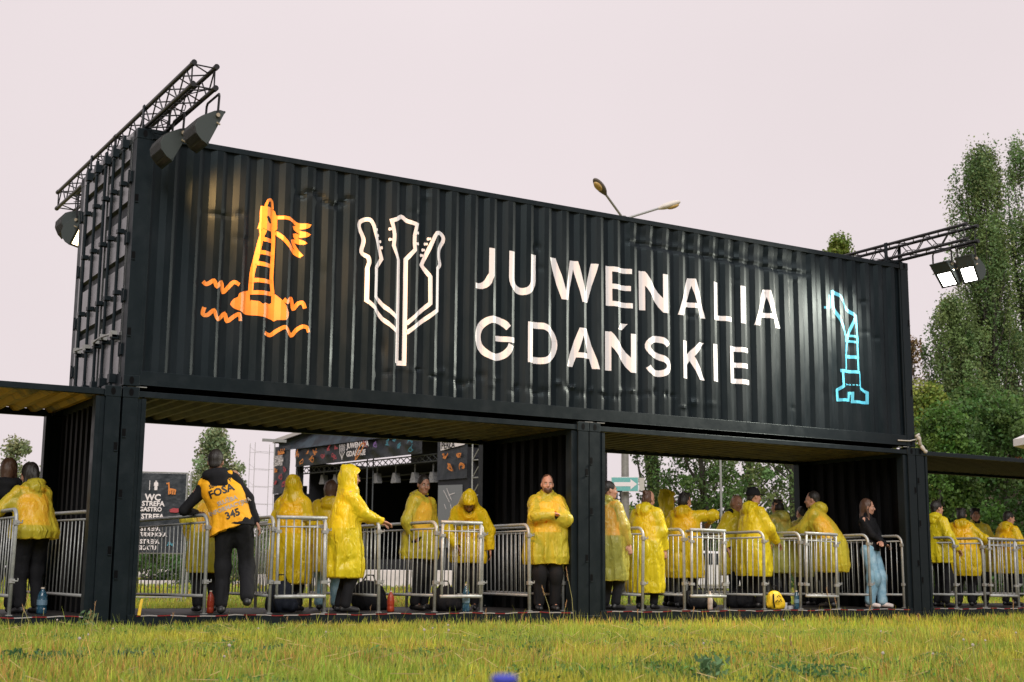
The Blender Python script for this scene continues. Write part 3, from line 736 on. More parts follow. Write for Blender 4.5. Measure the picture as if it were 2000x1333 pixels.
# red and white tape along the sills, one length per container
def tape_mat():
    m = mat('barrier_tape', (.75, .70, .68), .5); nt = m.node_tree; N = nt.nodes; L = nt.links
    tc = N.new('ShaderNodeTexCoord'); sp = N.new('ShaderNodeSeparateXYZ'); L.new(tc.outputs['Object'], sp.inputs[0])
    mu = N.new('ShaderNodeMath'); mu.operation = 'MULTIPLY'; mu.inputs[1].default_value = 3.1; L.new(sp.outputs['X'], mu.inputs[0])
    fr = N.new('ShaderNodeMath'); fr.operation = 'FRACT'; L.new(mu.outputs[0], fr.inputs[0])
    gt = N.new('ShaderNodeMath'); gt.operation = 'GREATER_THAN'; gt.inputs[1].default_value = .55; L.new(fr.outputs[0], gt.inputs[0])
    x = N.new('ShaderNodeMix'); x.data_type = 'RGBA'; x.inputs['A'].default_value = (.42, .38, .38, 1); x.inputs['B'].default_value = (.24, .02, .025, 1)
    L.new(gt.outputs[0], x.inputs['Factor']); L.new(x.outputs['Result'], N['Principled BSDF'].inputs['Base Color']); return m
for x0, x1, lb in ((-4.5, -.28, 'red and white tape along the sill of the container at the left edge'), (.28, 5.84, 'red and white tape along the sill of the left middle container'), (6.37, 11.93, 'red and white tape along the sill of the right middle container'), (12.47, 18.0, 'red and white tape along the sill of the container at the right edge')):
    b = MB(); n = int((x1-x0)/.12); prev = None
    for i in range(n+1):
        x = x0+(x1-x0)*i/n; z = FZ-.010+.006*math.sin(i*.8)+.004*math.sin(i*2.3); y = .0-.003*math.sin(i*1.3)
        a = [(x, y, z-.0055), (x, y-.002, z+.0055), (x, y+.002, z+.0055), (x, y+.004, z-.0055)]
        if prev: b.add(prev+a, [(0, 4, 5, 1), (1, 5, 6, 2), (2, 6, 7, 3), (3, 7, 4, 0)])
        prev = a
    tag(b.build('barrier_tape', tape_mat()), lb, 'tape', 'warning tape along the container sills')
b = MB(); b.tube([(x, y, FZ+z) for x, y, z in ((.30, -.01, .0), (.31, -.012, .10), (.325, -.012, .17))], [.018, .017, .014], 7)
tag(b.build('tape_wrap', mat('yellow_tape', (.75, .48, .04), .5)), 'yellow tape wrapped round the foot of the post at the left middle opening', 'tape')

# ================================================================== SIGNED DISTANCE MODELLING (people)
class Field:
    def __init__(s, lo, hi, h):
        s.h = h; s.lo = np.array(lo, float); s.n = np.ceil((np.array(hi)-s.lo)/h).astype(int)+1
        s.d = np.full(s.n, .2, np.float32)
    def block(s, lo, hi, pad):
        a = np.maximum(0, np.floor((lo-pad-s.lo)/s.h).astype(int)); b = np.minimum(s.n, np.ceil((hi+pad-s.lo)/s.h).astype(int)+1)
        if (b <= a).any(): return None
        ax = [s.lo[i]+s.h*np.arange(a[i], b[i]) for i in range(3)]
        return tuple(slice(a[i], b[i]) for i in range(3)), ax[0][:, None, None], ax[1][None, :, None], ax[2][None, None, :]
    def merge(s, sl, d, k, sub=False):
        o = s.d[sl]
        if sub: d = -d; o2 = np.maximum(o, d) if k <= 0 else None
        if sub:
            if k > 0:
                h = np.clip(.5-.5*(o-d)/k, 0, 1); o2 = o*(1-h)+d*h+k*h*(1-h)
            s.d[sl] = o2; return
        if k <= 0: s.d[sl] = np.minimum(o, d); return
        h = np.clip(.5+.5*(o-d)/k, 0, 1); s.d[sl] = o*(1-h)+d*h-k*h*(1-h)
    def cone(s, a, b, ra, rb, k=.02, sub=False):
        a = np.array(a, float); b = np.array(b, float); m = max(ra, rb)
        q = s.block(np.minimum(a, b)-m, np.maximum(a, b)+m, k+4*s.h)
        if q is None: return s
        sl, x, y, z = q; ba = b-a; bb = float(ba@ba)+1e-9
        px, py, pz = x-a[0], y-a[1], z-a[2]
        t = np.clip((px*ba[0]+py*ba[1]+pz*ba[2])/bb, 0, 1)
        d = np.sqrt((px-t*ba[0])**2+(py-t*ba[1])**2+(pz-t*ba[2])**2)-(ra+(rb-ra)*t)
        s.merge(sl, d.astype(np.float32), k, sub); return s
    def ell(s, c, r, k=.02, M=None, sub=False):
        c = np.array(c, float); r = np.array(r, float); m = r.max()
        q = s.block(c-m, c+m, k+4*s.h)
        if q is None: return s
        sl, x, y, z = q; px, py, pz = x-c[0], y-c[1], z-c[2]
        if M is not None:   # M columns = local axes
            A = np.array(M)[:3, :3]
            px, py, pz = (px*A[0, 0]+py*A[1, 0]+pz*A[2, 0], px*A[0, 1]+py*A[1, 1]+pz*A[2, 1], px*A[0, 2]+py*A[1, 2]+pz*A[2, 2])
        k0 = np.sqrt((px/r[0])**2+(py/r[1])**2+(pz/r[2])**2); k1 = np.sqrt((px/r[0]**2)**2+(py/r[1]**2)**2+(pz/r[2]**2)**2)+1e-9
        d = k0*(k0-1)/k1
        s.merge(sl, d.astype(np.float32), k, sub); return s
    def loft(s, rings, k=.03, fold=None, sub=False):
        """rings: (z, cx, cy, rx, ry) ascending z"""
        rg = np.array(sorted(rings)); m = max(rg[:, 3].max(), rg[:, 4].max())*1.2
        lo = np.array([rg[:, 1].min()-m, rg[:, 2].min()-m, rg[0, 0]]); hi = np.array([rg[:, 1].max()+m, rg[:, 2].max()+m, rg[-1, 0]])
        q = s.block(lo, hi, k+4*s.h)
        if q is None: return s
        sl, x, y, z = q; g = lambda i: np.interp(z, rg[:, 0], rg[:, i])
        dx, dy = x-g(1), y-g(2); rx, ry = g(3), g(4)
        e = np.sqrt((dx/rx)**2+(dy/ry)**2)+1e-6
        f = 1.0
        if fold is not None:
            th = np.arctan2(dy, dx); f = 1+fold(th, z)
        d = (e-f)*np.minimum(rx, ry)*.9
        zc = np.maximum(rg[0, 0]-z, z-rg[-1, 0]); d = np.maximum(d, zc)
        s.merge(sl, np.broadcast_to(d, s.d[sl].shape).astype(np.float32), k, sub); return s
    def mesh(s):
        g = vdb.FloatGrid(background=float(3*s.h)); g.copyFromArray(np.clip(s.d, -3*s.h, 3*s.h))
        p, t, q = g.convertToPolygons(isovalue=0.0, adaptivity=0.0)
        return p*s.h+s.lo, q[:, ::-1].astype(np.int32)     # outward normals
def vnormals(V, F):
    n = np.cross(V[F[:, 2]]-V[F[:, 0]], V[F[:, 3]]-V[F[:, 1]]); N_ = np.zeros_like(V)
    for i in range(4): np.add.at(N_, F[:, i], n)
    return N_/(np.linalg.norm(N_, axis=1, keepdims=True)+1e-12), n/(np.linalg.norm(n, axis=1, keepdims=True)+1e-12)
def compact(V, F):
    u, inv = np.unique(F.ravel(), return_inverse=True); return V[u], inv.reshape(F.shape).astype(np.int32)
def crumple(V, F, amp, seed, fine=1.0, lowcut=None):
    Nn, _ = vnormals(V, F); o = seed*7.3
    a = vnoise(V*np.array([6, 6, 2.6])+o)-.5; w = (a*2.2)[:, None]
    b = 1-2*np.abs(vnoise((V+w*.03)*np.array([9, 9, 3.6])+o+3)-.5)
    c = 1-2*np.abs(vnoise((V+w*.05)*np.array([21, 21, 10.0])*fine+o+9)-.5)
    q = amp*(a*1.4+(b**2-.4)*1.3+(c**2-.4)*.45+(vnoise(V*2.4+o+20)-.45)*1.8)
    if lowcut is not None: q = np.maximum(q, lowcut)
    return V+Nn*q[:, None]

def ik(a, c, l1, l2, hint):
    a, c, hint = Vector(a), Vector(c), Vector(hint); d = c-a; L_ = d.length; mx = (l1+l2)*.995
    if L_ > mx: c = a+d*(mx/L_); d = c-a; L_ = mx
    u = d.normalized(); x = (l1*l1-l2*l2+L_*L_)/(2*L_); hgt = math.sqrt(max(0, l1*l1-x*x))
    h = hint-u*hint.dot(u); h.normalize(); return a+u*x+h*hgt, c

_pc = [0]
ARMS = {'down': ((-.27, .04, .84), (.27, .04, .84)), 'rail': ((-.16, .40, 1.06), (.16, .40, 1.06)),
        'cross': ((.04, .205, 1.215), (-.05, .262, 1.255)), 'front': ((-.10, .26, 1.02), (.10, .26, 1.00)), 'pocket': ((-.22, .10, .93), (.22, .10, .93))}
def person(label, px, Y, H, rel, arms='down', lean=0, side=0, head=(0, 0), hood='down', coat=None, hem=.50, skin=M_SKIN, hair=('short', M_HAIRD),
           legs=None, trousers=M_BLACKC, shoes=M_SHOEB, top=M_BLACKC, vest=None, beard=False, cap=False, elbow=None, mirror=0, xw=None, fat=1.0, jacket=True, glasses=False, vis='full', dz=0, jhood=False, tfat=1.0):
    """rel: 0 = back to the camera, 90 = facing picture right, 180 = facing the camera, -90 = facing left"""
    _pc[0] += 1; seed = _pc[0]; sc = H/1.78
    p = at(px, 1150, Y); X = p[0] if xw is None else xw
    heading = math.pi/2-(math.atan2(X-CAM[0], Y-CAM[1])+R(rel))
    t = thing('person', label, 'person', (X, Y, FZ+dz), heading-math.pi/2, 'people at the entrance'); t.scale = (sc, sc, sc)
    h = .0075 if vis == 'full' else .010
    # ---------------- skeleton
    Rl = Matrix.Rotation(-R(lean), 4, 'X') @ Matrix.Rotation(R(side), 4, 'Y')
    piv = Vector((0, 0, .96))
    def up_(v): return Rl @ (Vector(v)-piv)+piv
    hips = [Vector((-.09, 0, .93)), Vector((.09, 0, .93))]
    feet = legs or ((-.11, .0), (.11, .02)); knee = []; ank = []
    for i, f in enumerate(feet):
        a = Vector((f[0], f[1], f[2] if len(f) > 2 else .085)); kn, a = ik(hips[i], a, .44, .425, (0.05*(-1 if i == 0 else 1), 1, 0)); knee.append(kn); ank.append(a)
    sh = [up_((-.185, 0, 1.44)), up_((.185, 0, 1.44))]; neck = up_((0, .0, 1.50)); chest = up_((0, 0, 1.28)); waist = up_((0, 0, 1.08))
    aw = ARMS[arms] if isinstance(arms, str) else arms
    eh = elbow or ((-.7, -.5, -.5), (.7, -.5, -.5)); el = []; wr = []
    for i in range(2):
        e, w = ik(sh[i], Vector(aw[i]), .295, .265, eh[i]); el.append(e); wr.append(w)
    Mh = Matrix.Rotation(R(-head[0]), 4, 'Z') @ Matrix.Rotation(-R(head[1]+lean*.55), 4, 'X')
    hb = neck+(Rl @ Vector((0, .005, .02)))        # head base
    def hp(x, y, z): return hb+Mh @ Vector((x, y, z))   # head coords: z up from the neck top, y forward
    A3 = np.array(Mh.to_3x3())
    # ---------------- body: one continuous surface
    lo = [-.75, -.65, -.02]; hi = [.75, .75, 1.98]
    fld = Field(lo, hi, h)
    fld.ell((0, .0, .95), (.155, .105, .11), .03); fld.ell(waist, (.135, .10, .14), .05); fld.ell(chest, (.165, .11, .17), .05)
    fld.cone(up_((-.12, 0, 1.42)), up_((.12, 0, 1.42)), .07, .07, .05)
    for i in range(2):
        fld.cone(sh[i], el[i], .050, .038, .03); fld.cone(el[i], wr[i], .038, .026, .015)
        fld.cone(hips[i], knee[i], .083, .055, .03); fld.cone(knee[i], ank[i], .054, .036, .015); md = knee[i].lerp(ank[i], .3); fld.ell(md-Vector((0, .012, 0)), (.05, .05, .11), .03)
        fld.cone(ank[i], ank[i]+Vector((0, .13, -.05)), .036, .024, .02); fld.cone(ank[i], ank[i]+Vector((0, -.03, -.045)), .032, .028, .02)
        # hand
        fd = (wr[i]-el[i]).normalized(); sd = fd.cross(Vector((0, 0, 1)))
        if sd.length < .2: sd = Vector((0, 1, 0)) if abs(fd.z) > .8 else Vector((1, 0, 0))
        sd.normalize(); pn = sd.cross(fd).normalized()
        if arms in ('down',) or (not isinstance(arms, str) and abs(fd.z) > .75): sd = Vector((0, 1, 0)); pn = fd.cross(sd).normalized()
        curl = -pn if pn.z > 0 else pn
        hk = .45 if arms == 'cross' else 1.0; hnd = wr[i]+fd*.015*hk; Mx = np.array([[sd.x, fd.x, pn.x], [sd.y, fd.y, pn.y], [sd.z, fd.z, pn.z]])
        fld.ell(hnd+fd*.04*hk, (.040, .050*hk+.004, .017), .012, M=Mx)
        for j, (o, ln) in enumerate(((-.030, .062), (-.010, .074), (.010, .070), (.029, .054))):
            ln *= hk; a = hnd+fd*.078*hk+sd*o; b_ = a+fd*ln*.5+curl*.006; c = b_+fd*ln*.34+curl*ln*.36
            fld.cone(a-fd*.015, b_, .0095, .0088, .006); fld.cone(b_, c, .0088, .0075, .004)
        ts = -1 if j else 1; th = hnd+fd*.012+sd*(.034 if i == 0 else -.034)
        s2 = sd*(1 if i == 0 else -1); fld.cone(th, th+s2*.026+fd*.034, .0125, .0105, .008); fld.cone(th+s2*.026+fd*.034, th+s2*.028+fd*.066+curl*.012, .0105, .0085, .004)
    # neck and head
    fld.cone(neck-Vector((0, 0, .05)), hp(0, .005, .06), .062, .055, .03)
    fld.ell(hp(0, -.008, .165), (.076, .098, .105), .02, M=A3); fld.ell(hp(0, .030, .095), (.060, .070, .080), .035, M=A3)
    fld.ell(hp(0, .074, .045), (.026, .022, .022), .025, M=A3)
    fld.cone(hp(0, .090, .150), hp(0, .113, .108), .010, .015, .012); fld.ell(hp(0, .105, .105), (.020, .014, .010), .008, M=A3)
    fld.cone(hp(-.035, .086, .160), hp(.035, .086, .160), .012, .012, .015)
    for q in (-1, 1):
        fld.ell(hp(.030*q, .104, .140), (.017, .014, .011), .010, M=A3, sub=True)
        fld.ell(hp(.078*q, -.006, .128), (.010, .018, .031), .006, M=A3)
        fld.ell(hp(.042*q, .070, .105), (.022, .02, .022), .02, M=A3)
    fld.cone(hp(-.018, .096, .077), hp(.018, .096, .077), .008, .008, .008)
    V, F = fld.mesh(); fc = V[F].mean(1)
    mi = np.zeros(len(F), int); q = hp(0, .100, .077); mi[(np.abs(fc-np.array(q))@np.array([1, 1, 2.5])) < .028] = 1
    fast_mesh('body', V, F, [skin, M_LIP], t, smooth=True, mi=mi)
    facing_cam = abs(((rel+head[0]+180) % 360)-180) > 60
    if facing_cam:
        for q in (-1, 1):
            g = Field(np.array(hp(.029*q, .083, .138))-.02, np.array(hp(.029*q, .083, .138))+.02, .0025); g.ell(hp(.029*q, .083, .138), (.0125, .0125, .0125), 0)
            ve, fe = g.mesh(); cc = ve[fe].mean(1); ax = np.array(Mh.to_3x3() @ Vector((0, 1, 0))); di = (cc-np.array(hp(.029*q, .083, .138)))@ax
            fast_mesh('eye', ve, fe, [M_EYE, M_IRIS], t, smooth=True, mi=(di > .0105).astype(int))
            b = MB(); b.tube([hp(.015*q, .103, .158), hp(.030*q, .102, .164), hp(.046*q, .091, .158)], [.003, .004, .002], 5); b.build('eyebrow', hair[1] if hair else M_HAIRD, t)
    # ---------------- hair
    def fm(name, f, material, amp=0, smooth=True, cut=None, sd=0):
        V, F = f.mesh()
        if len(F) == 0: return None
        if amp: V = crumple(V, F, amp, seed+sd, lowcut=-.004 if name in ('raincoat', 'trousers', 'vest') else (-.001 if name == 'hair' else None))
        if cut is not None:
            _, fn = vnormals(V, F); keep = ~cut(V[F].mean(1), fn); V, F = compact(V, F[keep])
        return fast_mesh(name, V, F, material, t, smooth=smooth)
    hc = np.array(hp(0, -.005, .15))
    if hair:
        st, hm = hair; f = Field(hc-.34, hc+.24, .007)
        hs_ = .93 if hood == 'up' and coat is not None else (.965 if st == 'buzz' else (.985 if st == 'short' else 1.0)); f.ell(hp(0, -.014, .172), (.084*hs_, .104*hs_, .108*hs_), .01, M=A3)
        if st in ('short', 'buzz'): f.ell(hp(0, -.060, .10), (.066, .046, .055), .02, M=A3)
        else: f.ell(hp(0, -.045, .12), (.088, .085, .10), .02, M=A3)
        if st == 'long':
            f.ell(hp(0, -.03, .17), (.092, .105, .115), .02, M=A3)
            for q in (-1, 1): f.cone(hp(.065*q, -.02, .14), hp(.085*q, .045, -.13), .032, .03, .03)
            f.cone(hp(0, -.07, .12), hp(0, -.09, -.16), .07, .05, .03)
        if st == 'bun': f.ell(hp(-.02, -.10, .22), (.045, .042, .042), .01, M=A3)
        if st == 'tail': f.cone(hp(0, -.10, .14), hp(0, -.14, -.12), .030, .022, .02)
        if st == 'messy':
            for i in range(9): a = i*.7; f.ell(hp(.07*math.sin(a), -.02+.06*math.cos(a), .23+.02*math.sin(a*3)), (.03, .03, .03), .02, M=A3)
        # open the face
        f.ell(hp(0, .125, (.126 if st == 'short' else .115) if st != 'buzz' else .135), (.074, .085 if st != 'buzz' else .10, .105 if st != 'buzz' else .11), .012, M=A3, sub=True)
        if st in ('short', 'buzz'):
            for q in (-1, 1): f.ell(hp(.09*q, .015, .10), (.03, .04, .05), .01, M=A3, sub=True)
            f.ell(hp(0, .02, .05), (.12, .105, .095), .01, M=A3, sub=True)
        fm('hair', f, hm, amp=.004 if st in ('short', 'buzz') else .011)
    if cap:
        f = Field(hc-.25, hc+.28, .008); f.ell(hp(0, -.012, .178), (.092, .112, .108), .01, M=A3); f.ell(hp(0, .0, .07), (.14, .16, .095), .005, M=A3, sub=True)
        f.ell(hp(0, .125, .170), (.062, .075, .010), .012, M=A3); fm('cap', f, M_BLACKC)
    if beard:
        f = Field(hc-.2, hc+.2, .006); f.ell(hp(0, .050, .066), (.060, .062, .052), .02, M=A3); f.ell(hp(0, .078, .036), (.028, .030, .024), .02, M=A3)
        f.ell(hp(0, .095, .125), (.055, .06, .038), .01, M=A3, sub=True); f.ell(hp(0, .125, .076), (.016, .02, .008), .004, M=A3, sub=True); f.ell(hp(0, -.03, .08), (.10, .07, .1), .01, M=A3, sub=True)
        fm('beard', f, hair[1], amp=.005)
    if glasses:
        b = MB()
        for q in (-1, 1): b.tube([hp(.03*q+.022*math.cos(a*.785), .113, .138+.017*math.sin(a*.785)) for a in range(8)], .002, 4, closed=True); b.tube([hp(.052*q, .11, .142), hp(.080*q, .0, .142)], .002, 4)
        b.build('glasses', M_SHOEB, t)
    # ---------------- trousers and shoes
    f = Field([-.5, -.5, .0], [.5, .6, 1.12], .011)
    f.ell((0, 0, .96), (.175*fat, .125*fat, .115), .03)
    for i in range(2):
        f.cone(hips[i], knee[i], .106*fat*tfat**.6, .084*tfat, .03); lowc = ank[i].lerp(knee[i], .06); f.cone(knee[i], lowc, .083*tfat, .070*tfat, .02); f.ell(knee[i]+Vector((0, -.01, -.02)), (.095*tfat, .105*tfat, .15), .03)
    fm('trousers', f, trousers, amp=.010, sd=1, cut=lambda c, n: (n[:, 2] < -.75) & (c[:, 2] < .22))
    for i in range(2):
        a = ank[i]; f = Field(np.array(a)-.25, np.array(a)+.3, .008); dn = a.z-.085
        f.cone(a+Vector((0, -.035, -.04)), a+Vector((0, .03, -.025)), .040, .046, .01); f.cone(a+Vector((0, .02, -.035)), a+Vector((.0, .155, -.052)), .044, .034, .02)
        f.cone(a+Vector((0, -.01, -.02)), a+Vector((0, .0, .03)), .044, .047, .01)
        sl, x, y, z = f.block(np.array(a)-.25, np.array(a)+.3, 0); f.d[sl] = np.maximum(f.d[sl], np.broadcast_to((dn+.004)-z, f.d[sl].shape))
        fm('shoe', f, shoes)
    # ---------------- jacket
    wz = .93
    def torso(f, g, z0, z1=1.46, k=.03, fold=None):
        rg = []
        for z, rx, ry in ((z0, .195, .145), (1.02, .175, .128), (1.12, .170, .125), (1.30, .190, .135), (1.40, .185, .12), (z1, .12, .085)):
            if z < z0: continue
            c = up_((0, 0, z)) if z > .96 else Vector((0, 0, z)); rg.append((c.z, c.x, c.y, (rx+g)*fat, (ry+g)*fat))
        f.loft(rg, k, fold)
    def arms_(f, r0_, r1_, r2_, k=.04, end=.02):
        for i in range(2):
            f.cone(sh[i]-(sh[i]-chest)*.12, el[i], r0_, r1_, k); f.cone(el[i], wr[i]-(wr[i]-el[i]).normalized()*end, r1_, r2_, k*.6)
    if jacket:
        ct = coat is not None; f = Field(lo, hi, .012); torso(f, -.022 if ct else 0, wz); f.cone(up_((-.15, 0, 1.42)), up_((.15, 0, 1.42)), .056 if ct else .072, .056 if ct else .072, .03); arms_(f, *((.052, .046, .034) if ct else (.068, .058, .042)), end=.06 if ct else .01)
        f.cone(neck-Vector((0, 0, .03)), neck+Vector((0, 0, .035)), .085, .074, .03)
        if jhood: f.ell(up_((0, -.10, 1.49)), (.15, .10, .085), .03); f.ell(up_((0, -.13, 1.40)), (.10, .06, .10), .03); f.cone(up_((-.10, .0, 1.51)), up_((.10, 0, 1.51)), .06, .06, .03)
        fm('jacket', f, top, amp=.008, sd=2)
    tgt = None
    if vest:
        f = Field(lo, hi, .012); torso(f, .022 if vest is M_VEST else -.008, .74 if vest is M_VEST else 1.02, 1.49 if vest is M_VEST else 1.45); f.cone(up_((-.13, -.005, 1.445)), up_((.13, -.005, 1.445)), .072 if vest is M_VEST else .060, .072 if vest is M_VEST else .060, .03)
        for i in range(2): q = sh[i]+(sh[i]-chest)*.42; f.ell(q, (.055, .13, .11), .01, sub=True)
        if vest is M_VEST:
            nz_ = Rl @ Vector((0, 0, 1)); p0 = up_((0, 0, .88)); sl, x, y, z = f.block(np.array(lo), np.array(hi), 0)
            f.d[sl] = np.maximum(f.d[sl], (-(x-p0.x)*nz_.x*.75-(y-p0.y)*nz_.y-(z-p0.z)*nz_.z).astype(np.float32))
        f.cone(neck+Vector((0, .05, -.02)), neck+Vector((0, .06, .05)), .075, .09, .01, sub=True)
        tgt = fm('vest', f, vest, amp=.013 if vest is M_VEST else .006, sd=3)
    # ---------------- raincoat
    if coat is not None:
        cm = M_COATS[coat]; f = Field(lo, hi, .0125); rr = random.Random(seed); ph = rr.uniform(0, 6); nf = rr.choice((7, 8, 9))
        def fold(th, z): return np.clip((1.30-z)/1.0, 0, .7)*(.075*np.sin(nf*th+ph+2.4*np.sin(th*2+ph))+.045*np.sin((nf*2-3)*th+ph*2+z*5))
        rg = []
        for z, rx, ry in ((hem, .272, .232), (hem+.10, .290, .248), (max(hem+.14, .80), .286, .238), (1.00, .270, .220), (1.14, .252, .200), (1.30, .238, .185), (1.41, .200, .142), (1.49, .11, .095)):
            if z < hem or (rg and z <= rz_): continue
            rz_ = z; kf = (lambda c: c)(up_((0, 0, z)) if z > .96 else Vector((0, .02*math.sin(R(lean)), z))); rg.append((kf.z, kf.x, kf.y, rx*fat, ry*fat))
        zmax = max(a[0] for a in rg)
        f.loft(rg, .03, fold); f.cone(up_((-.15, 0, 1.42)), up_((.15, 0, 1.42)), .082, .082, .05)
        arms_(f, .098, .094, .064, .05, end=.02)
        if hood == 'down':
            f.cone(neck+Vector((0, -.02, -.03)), neck+Vector((0, -.01, .035)), .094, .094, .03)
            f.ell(up_((0, -.105, 1.52)), (.135, .075, .060), .03); f.ell(up_((0, -.14, 1.45)), (.115, .055, .075), .03)
            for q in (-1, 1): f.cone(up_((.10*q, -.04, 1.52)), up_((.055*q, .085, 1.45)), .036, .022, .02)
            f.ell(hp(0, .02, .12), (.088, .105, .12), .01, M=A3, sub=True)
        else:
            f.cone(neck-Vector((0, 0, .06)), hp(0, -.02, .07), .145, .118, .05)
            for q in (-1, 1): f.cone(hp(.05*q, -.02, .08), up_((.13*q, -.01, 1.43)), .075, .075, .06)
            f.ell(hp(0, -.02, .155), (.118, .142, .155), .04, M=A3); f.ell(hp(0, .04, .235), (.070, .09, .055), .05, M=A3); f.cone(hp(0, -.06, .24), hp(0, -.11, .268), .045, .028, .07)
            f.ell(hp(0, .045, .12), (.086, .10, .128), .015, M=A3, sub=True); f.ell(hp(0, .14, .12), (.078, .12, .112), .015, M=A3, sub=True)
        zc = rg[0][0]
        def cut(c, n):
            m = (n[:, 2] < -.55) & (c[:, 2] < hem+.03)
            for i in range(2):
                ad = (wr[i]-el[i]).normalized(); e = np.array(wr[i]-ad*.025); ad = np.array(ad)
                m |= ((c-e)@ad > .030) & (np.linalg.norm(c-e, axis=1) < .085)
            return m
        fm('raincoat', f, cm, amp=.017, sd=4, cut=cut)
    t['_'] = 0; del t['_']
    return t, tgt, up_
def back_text(t, tgt, lines, side=-1):
    """lettering laid on the back of a garment: lines = (text, size, centre x, centre z, material)"""
    bv = BVHTree.FromPolygons([v.co[:] for v in tgt.data.vertices], [p.vertices[:] for p in tgt.data.polygons])
    for (s_, size, cx, cz, m, rot) in lines:
        V_, F_ = text_mesh(s_, size); c, s2 = math.cos(rot), math.sin(rot); out = []
        for x, z in V_:
            xx, zz = cx-side*(-1)*(-(x*c-z*s2)), cz+(x*s2+z*c)
            hit = bv.ray_cast(Vector((xx, side*.8, zz)), Vector((0, -side, 0)))
            y = (hit[0].y if hit[0] else side*.16)+side*.0035; out.append((xx, y, zz))
        b = MB(); b.add(out, F_); b.build('lettering', m, tgt)
def text_mesh(s_, size, bold=.035, width=1.0):
    cu = bpy.data.curves.new('tmp', 'FONT'); cu.body = s_; cu.align_x = 'CENTER'; cu.align_y = 'CENTER'; cu.size = size; cu.offset = bold*size; cu.resolution_u = 2
    o = bpy.data.objects.new('tmp', cu); COL.objects.link(o); dg = bpy.context.evaluated_depsgraph_get(); m = bpy.data.meshes.new_from_object(o.evaluated_get(dg))
    bm = bmesh.new(); bm.from_mesh(m); bmesh.ops.triangulate(bm, faces=bm.faces[:])
    bmesh.ops.subdivide_edges(bm, edges=[e for e in bm.edges if e.calc_length() > size*.35], cuts=2); bmesh.ops.triangulate(bm, faces=bm.faces[:])
    V_ = [(v.co.x*width, v.co.y) for v in bm.verts]; F_ = [tuple(v.index for v in f.verts) for f in bm.faces]; bm.free()
    bpy.data.objects.remove(o); bpy.data.curves.remove(cu); bpy.data.meshes.remove(m); return V_, F_

# ================================================================== PEOPLE
Jn = M_JEAN
person('person in dark hooded jacket cut off by the left edge of the photo', 2, 1.1, 1.66, 20, 'down', hair=('long', M_HAIRB), coat=None, vis='bg', jhood=True)
person('woman with tied dark hair, short yellow poncho and black leggings at the left edge', 60, .75, 1.63, -30, ((-.34, .42, 1.10), (-.02, .40, 1.06)), lean=15, head=(-15, 8), hair=('long', M_HAIRD), coat=1, hem=.86, vest=M_OVEST, fat=1.08)
# guard in the numbered vest
g3, vest3, up3 = person('guard seen from behind in yellow vest numbered 345 and black hoodie', 452, .02, 1.86, 2, ((-.42, .30, 1.07), (.27, .03, .90)), lean=8, side=-24, head=(5, 4),
       hair=('short', M_HAIRD), skin=M_SKIN2, vest=M_VEST, fat=1.16, jhood=True, legs=((-.10, .03), (.17, -.12, .17)), elbow=((-.65, -.2, -.75), (1, -.35, -.1)))
M_INK = mat('vest_ink', (.012, .012, .014), .6); M_GREY = mat('worn_grey_print', (.42, .36, .30), .6)
cU = up3((0, 0, 1.30)); sr = R(22)
def vz(z, x=0): q = up3((x, 0, z)); return q.x, q.z
for s_, sz, z, x, m in (('FOSA', .112, 1.315, .0, M_INK), ('SŁUŻBA', .062, 1.195, .02, M_GREY), ('INFORMACYJNA', .062, 1.125, .02, M_GREY), ('345', .105, 1.04, .02, M_INK), ('SECURITY', .055, 1.40, .02, M_INK)):
    cx, cz = vz(z, x); back_text(g3, vest3, [(s_, sz, cx, cz, m, sr)])
person('person in sheer yellow raincoat half hidden behind the guard in the numbered vest', 404, 1.1, 1.60, -20, 'pocket', lean=10, hair=('short', M_HAIRD), coat=1, hem=.50, vest=M_OVEST, vis='bg')
person('hooded figure in long amber raincoat with back turned, behind the narrow gate', 566, .95, 1.60, 22, 'down', hood='up', coat=2, hem=.36, hair=('short', M_HAIRD), fat=1.04, vest=M_OVEST)
person('person with long brown hair over a yellow raincoat and blue jeans, between two hooded figures', 640, 1.35, 1.60, 5, 'down', hood='down', coat=2, hem=.52, hair=('long', M_HAIRB), trousers=Jn)
person('tall hooded person in long bright yellow raincoat seen side-on, hand on a barrier', 668, .32, 1.70, 80, ((.02, .43, 1.115), (.10, .46, 1.12)), head=(0, 2), hood='up', coat=0, hem=.42, vest=M_VEST2, lean=5, hair=('short', M_HAIRD), glasses=True, fat=1.02, elbow=((-.3, -.6, -.8), (.3, -.6, -.8)))
person('man with short hair and lowered hood in yellow raincoat in front of the dark stage', 817, .95, 1.70, 125, 'pocket', head=(35, 8), coat=1, hem=.66, skin=M_SKIN2, lean=4, vest=M_OVEST)
person('hooded person with bowed head in olive yellow raincoat', 912, 1.0, 1.60, 178, ((-.32, .16, .86), (.16, .28, .90)), lean=26, head=(0, 46), hood='up', coat=2, hem=.66, skin=M_SKIN2, hair=('short', M_HAIRD), vest=M_OVEST)
person('bearded man with crossed arms in yellow raincoat facing the camera', 1068, .28, 1.73, 170, 'cross', head=(4, 0), coat=1, hem=.60, beard=True, hair=('buzz', M_HAIRB), vest=M_OVEST, fat=1.08, elbow=((-.9, .0, -.35), (.9, .0, -.35)))
person('person in olive green raincoat standing against the middle posts', 1190, .42, 1.70, 48, ((-.27, .04, .84), (.27, .14, .84)), coat=3, hem=.40, vest=M_OVEST, hair=('short', M_HAIRD), head=(25, 0))
